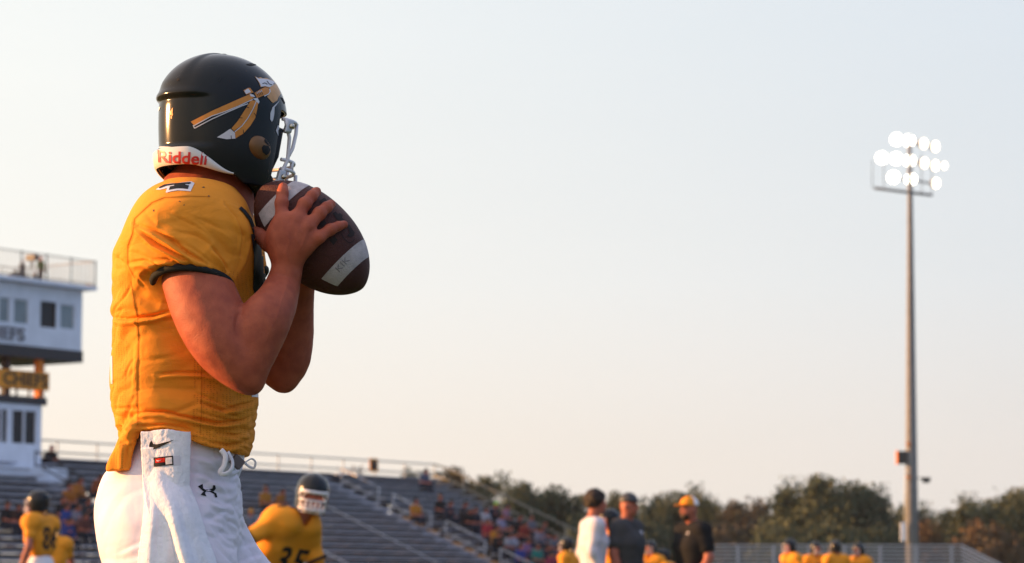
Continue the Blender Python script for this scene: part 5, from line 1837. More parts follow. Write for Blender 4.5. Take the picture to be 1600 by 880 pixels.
def sheet(name, L, Rr, y0, y1, lift, nu, nv, seed, arch=0.0):
    G = np.zeros((nv + 1, nu + 1, 3))
    W = np.zeros((nv + 1, nu + 1))
    for j in range(nv + 1):
        y = y0 + (y1 - y0) * j / nv
        for i in range(nu + 1):
            u = i / nu
            x = edge(L, y) * (1 - u) + edge(Rr, y) * u
            W[j, i] = near_w(x, min(y, 900))
    W = np.minimum(W, W.mean() + 0.03)
    ker = np.hanning(21); ker /= ker.sum()
    W = np.apply_along_axis(lambda r: np.convolve(np.pad(r, 10, mode='edge'), ker, mode='valid'), 1, W)
    W = np.apply_along_axis(lambda r: np.convolve(np.pad(r, 10, mode='edge'), ker, mode='valid'), 0, W)
    W = np.minimum.accumulate(W, axis=0) if lift > 0.004 else W
    for j in range(nv + 1):
        y = y0 + (y1 - y0) * j / nv
        t = j / nv
        for i in range(nu + 1):
            u = i / nu
            x = edge(L, y) * (1 - u) + edge(Rr, y) * u
            yy = y - arch * math.sin(math.pi * u) * (1 - t) + (2 * math.sin(u * 9 + seed) * 0.4)
            wv = t * (0.010 * math.sin(u * 6.0 + t * 2.2 + seed) + 0.006 * math.sin(u * 15 + seed * 2 - t * 4))
            curl = -0.010 * (1 - (2 * u - 1) ** 2) * (1 - t * 0.4)
            fold = -0.008 * math.exp(-((u - 0.62 + 0.25 * t) / 0.10) ** 2) * sstep(0.2, 0.6, t) + 0.008 * math.exp(-((u - 0.40 + 0.2 * t) / 0.10) ** 2) * sstep(0.25, 0.6, t)
            G[j, i] = q(x, yy, W[j, i] - lift + wv + curl + fold)
    V = G.reshape(-1, 3)
    V[:, 1] += vnoise(V, 170.0, 0.0007, seed) + vnoise(V, 20.0, 0.0008, seed + 3)
    V[:, 0] += vnoise(V, 90.0, 0.0009, seed + 7)
    Qd = [(j * (nu + 1) + i, (j + 1) * (nu + 1) + i, (j + 1) * (nu + 1) + i + 1, j * (nu + 1) + i + 1) for j in range(nv) for i in range(nu)]
    me = np_mesh(name, V, Qd)
    bm = bmesh.new(); bm.from_mesh(me)
    bmesh.ops.recalc_face_normals(bm, faces=bm.faces)
    bmesh.ops.solidify(bm, geom=list(bm.faces), thickness=0.004)
    for f in bm.faces: f.smooth = True
    bm.to_mesh(me); bm.free(); me.update()
    return me
tw1 = sheet("front_layer", TL, TRr, 675, 960, 0.012, 84, 220, 0.4, arch=3.0)
link("front_layer", tw1, M['towel'], TW)
tw2 = sheet("back_layer", BL_, BR_, 700, 960, 0.003, 60, 150, 2.0)
link("back_layer", tw2, M['towel'], TW)
TB = bvh_of(tw1)
decal("swoosh", [(236.8, 688.2), (234.6, 691.5), (233.4, 695.5), (233.8, 699.5), (236, 702), (240, 702.6), (248, 699.8), (260, 693.8), (272.5, 687.3), (258, 691.3), (248, 693.8), (243, 694.4), (240, 693.6), (238.8, 691.6)], TB, M['black_print'], TW, 0.0016, 1.5)
decal("woven_band", [(231, 716.5), (281, 711.5), (282, 727), (231.5, 731)], TB, cloth("band_white", (0.66, 0.62, 0.70)), TW, 0.0006, 3.0)
decal("patch_border", [(240.5, 715), (270.5, 712), (271.3, 726.5), (241, 729.5)], TB, M['black_print'], TW, 0.0014, 2.0)
decal("patch_red", [(243.5, 717), (258, 715.5), (258.2, 722.5), (244, 723.5)], TB, cloth("patch_red", (0.62, 0.03, 0.02)), TW, 0.0022, 2.0)
decal("patch_white", [(259, 715.5), (269, 714.5), (269.5, 725), (259.3, 726)], TB, M['white_print'], TW, 0.0022, 2.0)
decal("patch_swoosh", [(245.5, 718.8), (247, 720.2), (253.5, 718.2), (248, 721.3), (246, 721)], TB, M['white_print'], TW, 0.003, 1.0)

# ================================================================== everyone else
def nrm(v):
    v = np.array(v, float); return v / np.linalg.norm(v)
STAND = dict(pelvis=(0, 0, .97), chest=(0.01, 0, 1.30), neck=(0.0, 0, 1.50), head=(0.03, 0, 1.665),
             shR=(0, -.19, 1.43), shL=(0, .19, 1.43), elR=(-.02, -.25, 1.15), elL=(-.02, .25, 1.15), haR=(.10, -.24, .93), haL=(.10, .24, .93),
             hipR=(0, -.09, .93), hipL=(0, .09, .93), knR=(.02, -.10, .50), knL=(.02, .10, .50), anR=(-.02, -.11, .08), anL=(-.02, .11, .08))
SIT = dict(pelvis=(0, 0, .10), chest=(.04, 0, .43), neck=(.06, 0, .62), head=(.10, 0, .78), shR=(.05, -.18, .55), shL=(.05, .18, .55),
           elR=(.12, -.22, .28), elL=(.12, .22, .28), haR=(.34, -.10, .22), haL=(.34, .10, .22), hipR=(0, -.09, .08), hipL=(0, .09, .08),
           knR=(.44, -.12, .10), knL=(.44, .12, .10), anR=(.46, -.12, -.34), anL=(.46, .12, -.34))
def pose(base, **kw):
    d = dict(base); d.update(kw); return d
def figure(J, h, fingers=False, sleeve=0.55, pads=False, bulk=1.0, slim=False, hl_=0.0):
    """meshes of a clothed figure facing +x: body, shirt, trousers, shoes"""
    J = {k: np.array(v, float) for k, v in J.items()}
    A = np.array(list(J.values()))
    lo, hi = A.min(0) - 0.30, A.max(0) + 0.30
    f = Field(lo, hi, h)
    hd = J['head']
    f.ell(hd, (.095, .078, .118), 0.02)
    f.ell(hd + (.035, 0, -.06), (.055, .052, .055), 0.03)
    f.cone(hd + (.09, 0, -.005), hd + (.105, 0, -.028), .012, .015, 0.015)
    for s in (-1, 1):
        f.ell(hd + (0, s * .08, -.015), (.02, .012, .03), 0.01)
        f.ell(hd + (.092, s * .032, .008), (.014, .016, .012), 0.01, op='sub')
    f.cone(hd + (-.01, 0, -.06), J['neck'], .055, .065, 0.03)
    f.chain([J['neck'] + (0, 0, -.02), J['chest'], J['pelvis']], [.055, .08, .09], 0.03)
    for s in 'RL':
        f.cone(J['neck'] + (0, 0, -.03), J['sh' + s], .05, .05, 0.02)
        f.chain([J['sh' + s], J['el' + s]], [.058 * bulk, .045 * bulk], 0.02)
        f.chain([J['el' + s], J['el' + s] * .6 + J['ha' + s] * .4, J['ha' + s]], [.045 * bulk, .043 * bulk, .029], 0.02)
        dv = nrm(J['ha' + s] - J['el' + s])
        sd_ = nrm(np.cross(dv, (0, 1, 0)) + 1e-6)
        up_ = nrm(np.cross(sd_, dv))
        p0 = J['ha' + s] + dv * .055
        if fingers:
            f.ell(p0, (.04, .035, .045), 0.02)
            for k in range(4):
                b = p0 + dv * .035 + sd_ * (k - 1.5) * .021
                f.cone(b, b + dv * (.062, .075, .07, .052)[k] + up_ * .012, .0105, .009, 0.006)
            f.cone(p0 + sd_ * .03, p0 + sd_ * .065 + dv * .035, .014, .010, 0.01)
        else:
            f.ell(p0, (.045, .042, .055), 0.02)
        f.chain([J['hip' + s], J['kn' + s], J['an' + s]], [.07, .055, .04], 0.03)
    out = {}
    out['body'] = f.net()
    g = f.like()
    tk = 1.0 * bulk
    for s, y in (('R', -1), ('L', 1)):
        nb_ = J['neck'] * .35 + J['sh' + s] * .65 + (0, 0, -.06)
        hb_ = J['pelvis'] * .4 + J['hip' + s] * .6 + (0, y * .02, 0.06 - hl_)
        m_ = J['chest'] + (J['sh' + s] - J['neck']) * .5
        g.chain([nb_, m_, hb_], [.100 * tk, .125 * tk, .118 * tk], 0.08)
        g.cone(J['neck'] + (0, 0, -.035), J['sh' + s], .07, .075 * tk, 0.05)
        e = J['sh' + s] + (J['el' + s] - J['sh' + s]) * min(1, sleeve)
        g.cone(J['sh' + s], e, .085 * tk, (.072 if sleeve < .9 else .060) * tk, 0.03)
        if sleeve > 1:
            e2 = J['el' + s] + (J['ha' + s] - J['el' + s]) * (sleeve - 1)
            g.cone(J['el' + s], e2, .060 * tk, .046, 0.03)
        if pads:
            g.ell(J['sh' + s] + (0, -y * .02, .015), np.array((.13, .115, .105)) * pads, 0.04)
            g.cone(J['neck'] + (.02, y * .09, -.03), J['sh' + s], .10, .10, 0.05)
    if pads:
        g.ell(J['chest'] + (.03, 0, .09), np.array((.15, .19, .13)) * pads, 0.06)
    g.cone(hd + (-.01, 0, -.02), J['neck'] + (.01, 0, .02), .05, .062, 0.01, op='sub')
    if pads:
        g.cone(J['neck'] + (.08, 0, .09), J['chest'] + (.17, 0, .10), .07, .015, 0.01, op='sub')
    out['shirt'] = g.net()
    t = f.like()
    for s in 'RL':
        t.chain([J['pelvis'] * .4 + J['hip' + s] * .6 + (0, 0, .05), J['hip' + s], J['kn' + s], J['an' + s] + (0, 0, .03)], [.115, .108, .075, .058], 0.05)
    out['trousers'] = t.net()
    u = f.like()
    for s in 'RL':
        a = J['an' + s]
        u.cone(a, a + (.02, 0, -.03), .05, .05, 0.02)
        u.cone(a + (-.02, 0, -.035), a + (.15, 0, -.04), .045, .04, 0.02)
    out['shoes'] = u.net()
    ms = {}
    for k, (V, Q) in out.items():
        V = relax(V, Q, 2 if h < .02 else 1, 0.4)
        if k in ('shirt', 'trousers') and h < 0.02:
            N = normals(V, Q)
            V = V + N * np.array([noise.noise(Vector((v[0] * 7, v[1] * 7, v[2] * 13))) for v in V])[:, None] * 0.009
        ms[k] = np_mesh(k, V, Q)
    return ms, J
def wear(t, ms, skin, shirt, trou, shoe):
    link("body", ms['body'], skin, t)
    s = link("shirt" if not ms.get('jersey') else "jersey", ms['shirt'], shirt, t)
    link("trousers", ms['trousers'], trou, t)
    link("shoes", ms['shoes'], shoe, t)
    return s
def setm(me, m):
    if not me.materials: me.materials.append(m)
    return me
def hair_mesh(hd, kind, h=0.012):
    hd = np.array(hd)
    f = Field(hd - .2, hd + .2, h)
    if kind == 'hair':
        f.ell(hd + (-.015, 0, .022), (.112, .096, .118), 0.02)
        f.ell(hd + (.085, 0, -.045), (.085, .12, .085), 0.02, op='sub')
        f.ell(hd + (0, 0, -.13), (.2, .2, .075), 0.02, op='sub')
    else:
        f.ell(hd + (-.002, 0, .03), (.108, .092, .112), 0.01)
        f.cut(hd + (0, 0, .035), (0.05, 0, -1))
    V, Q = f.net()
    V = relax(V, Q, 1, .4)
    if kind == 'hair':
        N = normals(V, Q)
        V = V + N * vnoise(V, 28, .012)[:, None]
    return np_mesh(kind, V, Q)
def visor(hd, back=False):
    hd = Vector(hd); s = -1 if back else 1
    vs, fs = [], []
    for z in (0, .012):
        for a in np.linspace(-1.1, 1.1, 9):
            vs.append(hd + Vector((s * .09 * math.cos(a), .082 * math.sin(a), .045 + z)))
            vs.append(hd + Vector((s * (.09 * math.cos(a) + .085 * max(0, math.cos(a * 1.35))), .088 * math.sin(a), .034 + z)))
    for k in (0, 18):
        for i in range(8):
            fs.append((k + 2 * i, k + 2 * i + 1, k + 2 * i + 3, k + 2 * i + 2))
    for i in range(8):
        fs.append((2 * i + 1, 2 * i + 19, 2 * i + 21, 2 * i + 3))
    return MB().add(vs, fs, True)
def eyes(t, hd):
    for s in (-1, 1):
        MB().ball(Vector(hd) + Vector((.082, s * .032, .008)), .011, 8, 6).build("eye", M['black_print'], t)

# one helmet for all other players: shell and mask in head coordinates (facing +x)
def local_of(me):
    n = len(me.vertices)
    c = np.zeros(n * 3, np.float32); me.vertices.foreach_get("co", c)
    return (c.reshape(-1, 3) - np.array(HC)) @ np.array(HM)
def local_mesh(name, src, smooth=True):
    V = local_of(src)
    me = bpy.data.meshes.new(name)
    me.from_pydata([tuple(v) for v in V], [], [tuple(p.vertices) for p in src.polygons])
    me.polygons.foreach_set("use_smooth", [smooth] * len(me.polygons)); me.update()
    return me
FAR_SHELL = local_mesh("helmet", SHELL)
FAR_MASK = local_mesh("face_mask", [c for c in HEL.children if c.name.startswith("face_mask")][0].data)
extra = MB()
for u in (-0.055, -0.078):
    extra.tube([Vector((0.100 + 0.09 * math.cos(R(t)), 0.1 * math.sin(R(t)), u)) for t in np.linspace(-90, 90, 15)], 0.006, 6)
FAR_MASK2 = local_mesh("face_mask", [c for c in HEL.children if c.name.startswith("face_mask")][0].data)
def put_helmet(t, hd, yaw=0.0, pitch=0.0, white=False, roll=0.0, fat=1.5):
    Mx = Matrix.Translation(Vector(hd) + Vector((0.0, 0, 0.0))) @ Matrix.Rotation(yaw, 4, 'Z') @ Matrix.Rotation(pitch, 4, 'Y') @ Matrix.Rotation(roll, 4, 'X') @ Matrix.Scale(0.89, 4)
    h_ = bpy.data.objects.new("helmet", FAR_SHELL); COL.objects.link(h_); h_.parent = t; h_.matrix_basis = Mx
    setm(FAR_SHELL, M['shell_far'])
    m_ = bpy.data.objects.new("face_mask", FAR_MASK2); COL.objects.link(m_); m_.parent = h_
    setm(FAR_MASK2, M['mask'])
    return h_, Mx
def number_on(me_local, text, org, xdir, updir, w_, h_, ray_dir, m, parent, bold=0.02, off=0.004):
    """block numerals laid on cloth along a direction in the figure's own coordinates"""
    b = bvh_of(me_local)
    o, X, U, D = Vector(org), Vector(xdir).normalized(), Vector(updir).normalized(), Vector(ray_dir).normalized()
    V_, T_ = split_tris(*glyphs(text, bold), 1)
    vs = [((x - .5) * w_, (y - .5) * h_) for x, y in V_]
    return lay("number", vs, T_, b, m, parent, off, proj=lambda x, y: (o + X * x + U * y - D * 0.8, D))

def facing(dx, dy):
    return math.atan2(dy, dx)

# ---- the receiver with the white mask, crouched, mid distance
J35 = pose(STAND, pelvis=(-.14, 0, .78), chest=(.06, 0, 1.09), neck=(.17, -.02, 1.27), head=(.25, .02, 1.44), shR=(.12, -.15, 1.24), shL=(.10, .15, 1.16),
           elR=(.02, -.40, 1.02), elL=(.20, .25, .93), haR=(.16, -.50, .80), haL=(.34, .16, .72),
           hipR=(-.14, -.11, .75), hipL=(-.14, .11, .75), knR=(.14, -.20, .43), knL=(.10, .18, .41), anR=(-.10, -.22, .08), anL=(-.10, .22, .08))
D35 = 19.6
p_ = at(404, 880, D35)
P35 = empty("person", (p_.x - 0.02, D35 + .1, 0.0), facing(0.76, -0.65))
P35.rotation_euler = (Matrix.Rotation(R(8), 4, 'Y') @ Matrix.Rotation(facing(0.70, -0.71), 4, 'Z')).to_euler()
tag(P35, "football player in gold jersey numbered 35 facing us behind a white face mask", "person", "football players in gold jerseys")
ms35, J = figure(J35, 0.009, True, 0.62, 0.74, 0.84)
link("body", ms35['body'], M['skin_far'], P35)
j35 = link("jersey", ms35['shirt'], M['jersey_far'], P35)
link("trousers", ms35['trousers'], M['white_cloth'], P35)
link("shoes", ms35['shoes'], M['black_plastic'], P35)
hh_, Mx = put_helmet(P35, J['head'] + (0, 0, 0.035), -0.60, 0.10)
# forehead band of the mask and grey bars in front of the mouth
fb = MB()
for k_, u_ in enumerate((-0.000, -0.066, -0.135)):
    fb.tube([Vector((0.100 + 0.09 * math.cos(R(t)), 0.102 * math.sin(R(t)), u_)) for t in np.linspace(-95, 95, 17)], 0.012 if k_ == 0 else 0.007, 8)
for y_ in (-0.055, -0.02, 0.02, 0.055):
    x_ = 0.100 + 0.088 * math.sqrt(max(0, 1 - (y_ / 0.102) ** 2))
    fb.tube([Vector((x_, y_, -0.066)), Vector((x_ - 0.004, y_, -0.158))], 0.006, 6)
fbo = fb.build("mask_grid", M['mask'], None); fbo.parent = hh_; fbo["kind"] = "stuff"
for s in (-1, 1):
    MB().ball((0.115, s * 0.105, -0.02), (0.02, 0.01, 0.02), 10, 8).build("mask_clip", M['mask'], hh_)
eyes(P35, J['head'])
fl_ = nrm((.75, 0, -.66))
number_on(ms35['shirt'], "35", J['chest'] + (0.1, 0.02, -0.115), (0, 1, 0), (.35, 0, .93), 0.24, 0.20, (-1, 0, 0.15), M['black_print'], j35, 0.015)
number_on(ms35['shirt'], "35", J['shR'] + (0.05, 0.035, 0.1), (.55, .83, 0), (-.75, .45, .4), 0.15, 0.11, (-.35, .15, -.92), M['black_print'], j35, 0.02)
V_ = MB()
V_.add([tuple(J['neck'] + np.array(p)) for p in ((.03, -.055, .02), (.03, .055, .02), (.135, 0, -.14))], [(0, 1, 2)])
for s_, e_ in (('R', -1), ('L', 1)):
    d_ = J['el' + s_] - J['sh' + s_]; c_ = J['sh' + s_] + d_ * 0.66; d_ = nrm(d_)
    a1 = nrm(np.cross(d_, (1, 0, 0))); a2 = np.cross(d_, a1)
    o_ = link("cuff", ring(c_, a1 * .066, a2 * .066, .012, 24).mesh("cuff"), M['black_print']); o_.parent = j35

# ---- a player walking away at the left, and the one beyond him
JB8 = pose(STAND, shR=(.0, -.21, 1.43), shL=(0.02, .21, 1.45), elR=(.16, -.30, 1.17), elL=(-.02, .32, 1.17), haR=(.36, -.27, .98), haL=(.06, .36, .93), head=(.05, 0, 1.69))
DB = 37.0
ms8, J8 = figure(JB8, 0.012, True, 0.5, True, 0.94, hl_=-0.15)
p_ = at(64, 880, DB)
PB8 = empty("person", (p_.x, DB, 0.0), facing(-0.93, 0.36))
tag(PB8, "football player seen from behind at the left in gold jersey with black numerals", "person", "football players in gold jerseys")
PB8.scale = (1.10, 1.10, 1.13)
def dress_player(t, ms, skin=None):
    link("body", ms['body'], skin or M['skin_far'], t)
    j = link("jersey", ms['shirt'], M['jersey_far'], t)
    link("trousers", ms['trousers'], M['white_cloth'], t)
    link("shoes", ms['shoes'], M['black_plastic'], t)
    return j
j8 = dress_player(PB8, ms8)
put_helmet(PB8, J8['head'] + (0, 0, .02), 0.15, -0.05)
number_on(ms8['shirt'], "86", J8['chest'] + (-.1, -.02, -.02), (0, -1, 0), (0, 0, 1), 0.34, 0.27, (1, 0, 0), M['black_print'], j8, 0.02)
gl = MB()
dv = nrm(J8['haR'] - J8['elR']); gl.ball(J8['haR'] + dv * .05, (.062, .055, .062), 12, 8)
gl.build("glove", M['white_cloth'], PB8)
p_ = at(80, 880, 41)
PB9 = empty("person", (p_.x, 41, 0), facing(-0.2, 0.98))
tag(PB9, "football player partly hidden with a white gloved hand behind the numbered left player", "person", "football players in gold jerseys")
dress_player(PB9, ms8)
put_helmet(PB9, J8['head'] + (0, 0, .02), 0.3, 0.0)
gl.build("glove", M['white_cloth'], PB9)

# ---- three men talking
DC = 30.0
def man(px, top, dirx, diry, ms, J, shirt, trou, label, hair=None, group="men talking on the field", dD=0.0):
    D = DC + dD
    base = at(px, 880, D)
    sc = (at(px, top, D).z) / (J['head'][2] + .135)
    t = empty("person", (base.x, D, 0), facing(dirx, diry))
    t.scale = (sc, sc, sc)
    tag(t, label, "person", group)
    link("body", ms['body'], M['skin_far'], t)
    s = link("shirt", ms['shirt'], shirt, t)
    link("trousers", ms['trousers'], trou, t)
    link("shoes", ms['shoes'], M['black_plastic'], t)
    return t, s
JM1 = pose(STAND, elR=(-.06, -.22, 1.15), haR=(.06, -.2, .92), elL=(-.06, .22, 1.15), haL=(.06, .2, .92), head=(.045, 0, 1.665))
ms1, J1 = figure(JM1, 0.012, True, 1.9, False, 0.97)
t1, s1 = man(926, 766, 0.97, 0.22, ms1, J1, cloth("white_shirt", (0.60, 0.56, 0.63)), cloth("khaki", (0.45, 0.36, 0.27)),
             "dark haired man in a long sleeved white shirt with his back to us")
h1 = link("hair", hair_mesh(J1['head'], 'hair'), M['hair'], t1)
h1.scale = (1.10, 1.14, 1.05); h1.location = tuple(-np.array(J1['head']) * (np.array((1.10, 1.14, 1.05)) - 1) + (0, 0, .01))
JM2 = pose(STAND, elR=(-.02, -.27, 1.15), haR=(.04, -.25, .92), elL=(0, .27, 1.15), haL=(.08, .25, .92))
ms2, J2 = figure(JM2, 0.012, True, 0.62, False, 1.16)
t2, s2 = man(979, 770, 0.88, -0.48, ms2, J2, cloth("grey_polo", (0.072, 0.070, 0.074)), cloth("khaki", (0.45, 0.36, 0.27)),
             "stout man in a grey polo shirt and black cap", dD=0.25)
link("cap", hair_mesh(J2['head'], 'cap'), M['black_plastic'], t2)
visor(J2['head']).build("cap_visor", M['black_plastic'], t2)
eyes(t2, J2['head'])
number_on(ms2['shirt'], "o", J2['chest'] + (.1, .09, .08), (0, 1, 0), (0, 0, 1), .05, .04, (-1, 0, 0), M['white_print'], s2)
JM3 = pose(STAND, elR=(-.04, -.28, 1.15), haR=(.06, -.22, .95), elL=(-.02, .28, 1.14), haL=(.10, .26, .90), head=(.05, .0, 1.66))
ms3, J3 = figure(JM3, 0.012, True, 0.66, False, 1.14)
t3, s3 = man(1083, 776, -0.86, -0.50, ms3, J3, cloth("black_polo", (0.018, 0.018, 0.02)), cloth("black_trousers", (0.03, 0.03, 0.035)),
             "bearded man in a black polo and a gold cap with white back", dD=-0.3)
link("cap", hair_mesh(J3['head'], 'cap'), cloth("gold_cap", (0.80, 0.29, 0.035)), t3)
visor(J3['head']).build("cap_visor", cloth("gold_cap", (0.80, 0.29, 0.035)), t3)
cb = Field(np.array(J3['head']) - .2, np.array(J3['head']) + .2, 0.011)
cb.ell(np.array(J3['head']) + (-.004, 0, .03), (.112, .096, .116), 0.0)
cb.cut(np.array(J3['head']) + (0, 0, .037), (0, 0, -1)); cb.cut(np.array(J3['head']) + (-.005, 0, 0), (1, 0, 0.1))
V, Q = cb.net(); link("cap_back", np_mesh("cap_back", V, Q), M['white_cloth'], t3)
bd = Field(np.array(J3['head']) - .2, np.array(J3['head']) + .2, 0.010)
bd.ell(np.array(J3['head']) + (.038, 0, -.07), (.060, .060, .055), 0.0)
bd.ell(np.array(J3['head']) + (.06, 0, -.01), (.08, .09, .04), 0.01, op='sub')
V, Q = bd.net(); link("beard", np_mesh("beard", V, Q), M['hair'], t3)
eyes(t3, J3['head'])
number_on(ms3['shirt'], "x", J3['chest'] + (.1, .08, .1), (0, 1, 0), (0, 0, 1), .05, .035, (-1, 0, 0), M['white_print'], s3)

# ---- the other players, small
JP = pose(STAND, elR=(-.02, -.34, 1.17), elL=(-.02, .34, 1.17), haR=(.14, -.32, .98), haL=(.14, .32, .98), head=(.04, 0, 1.69))
msP, JPp = figure(JP, 0.018, False, 0.5, True)
JP2 = pose(JP, pelvis=(-.08, 0, .85), chest=(.04, 0, 1.15), neck=(.12, 0, 1.34), head=(.17, 0, 1.50), shR=(.09, -.2, 1.28), shL=(.09, .2, 1.28), elR=(.10, -.34, 1.02), elL=(.10, .34, 1.02), haR=(.2, -.3, .82), haL=(.2, .3, .82), hipR=(-.08, -.1, .82), hipL=(-.08, .1, .82), knR=(.12, -.15, .46), knL=(.12, .15, .46))
msP2, JPp2 = figure(JP2, 0.018, False, 0.5, True)
PL = [(1237, 841, 56, -0.85, -0.5, 0, "helmeted player standing leftmost of the four at the low bleachers"),
      (1273, 845, 58, 0.4, -0.9, 0, "second helmeted player from the left at the low bleachers"),
      (1307, 843, 57, -0.3, 0.95, 0, "third helmeted player from the left at the low bleachers"),
      (1344, 847, 58, -0.7, -0.7, 0, "helmeted player standing rightmost of the four at the low bleachers"),
      (889, 838, 52, -0.85, 0.5, 0, "helmeted player just left of the white shirted man at the crowd's edge"),
      (1018, 843, 50, -0.5, -0.85, 0, "helmeted player between the grey polo and the black polo"),
      (957, 793, 36, -0.9, -0.3, 0, "player with a pale helmet mostly hidden behind the grey polo"),
      (1050, 856, 50, -0.9, 0.2, 1, "crouching player hidden but for an arm beside the black polo")]
for px, top, D, dx, dy, kind, lab in PL:
    ms, J = (msP, JPp) if kind == 0 else (msP2, JPp2)
    sc = at(px, top, D).z / (J['head'][2] + .155)
    b = at(px, 880, D)
    t = empty("person", (b.x, D, 0), facing(dx, dy)); t.scale = (sc, sc, sc)
    tag(t, lab, "person", "football players in gold jerseys")
    j_ = dress_player(t, ms)
    put_helmet(t, J['head'] + (0, 0, .02))
    number_on(ms['shirt'], "7" if px != 1237 else "8", J['chest'] + (.1, 0, -.02), (0, 1, 0), (0, 0, 1), .16, .22, (-1, 0, 0), M['black_print'], j_)

# ---- people on the stands
SITV = []
for k, kw in enumerate((dict(), dict(head=(.16, .03, .76), haR=(.30, -.16, .40), elR=(.10, -.26, .33)), dict(chest=(.10, 0, .41), neck=(.16, 0, .58), head=(.24, -.02, .70), shR=(.15, -.18, .52), shL=(.15, .18, .52)))):
    ms, J = figure(pose(SIT, **kw), 0.030, False, 1.9 if k == 1 else 0.7)
    SITV.append((ms, J, hair_mesh(J['head'], 'hair', 0.022), hair_mesh(J['head'], 'cap', 0.022)))
FN = facing(N1.x, N1.y)
def spectator(px, py, col, label, v=0, group="spectators on the grandstand", hat=None, turn=0.0, skin=None, trou=(0.03, 0.035, 0.05), hair=True):
    """seated on the row whose bench the sight line to (px, py) meets at chest height"""
    best = None
    for i in range(NROW):
        p = onp(px, py, RUN * i + 0.05)
        dz = p.z - (ZT - RISE * i + 0.03 + 0.43)
        if best is None or abs(dz) < best[0]:
            best = (abs(dz), i, p)
    i, p = best[1], best[2]
    ms, J, hr_, cp_ = SITV[v]
    t = empty("person", (p.x, p.y, ZT - RISE * i + 0.03), FN + turn)
    tag(t, label, "person", group)
    nm = "shirt_%.3f_%.3f_%.3f" % col
    link("body", setm(ms['body'], M['skin_far']), skin or M['skin_far'], t)
    link("shirt", setm(ms['shirt'], M['white_cloth']), cloth(nm, tuple(c * 0.58 + 0.012 for c in col)), t)
    link("trousers", setm(ms['trousers'], M['white_cloth']), cloth("trousers_%.3f_%.3f" % trou[:2], trou), t)
    link("shoes", setm(ms['shoes'], M['black_plastic']), M['black_plastic'], t)
    if hat:
        link("cap", setm(cp_, M['white_cloth']), cloth("cap_%.3f_%.3f_%.3f" % hat, hat), t)
    elif hair:
        link("hair", setm(hr_, M['hair']), M['hair'], t)
    return t
NAVY, WHITE, BLK, RED, PINK, LAV, TEAL, BLUE, ORG, GREY = (0.03, 0.035, 0.06), (0.62, 0.60, 0.68), (0.02, 0.02, 0.024), (0.55, 0.04, 0.06), (0.60, 0.30, 0.42), (0.42, 0.38, 0.56), (0.04, 0.30, 0.25), (0.05, 0.07, 0.36), (0.70, 0.27, 0.03), (0.22, 0.22, 0.28)
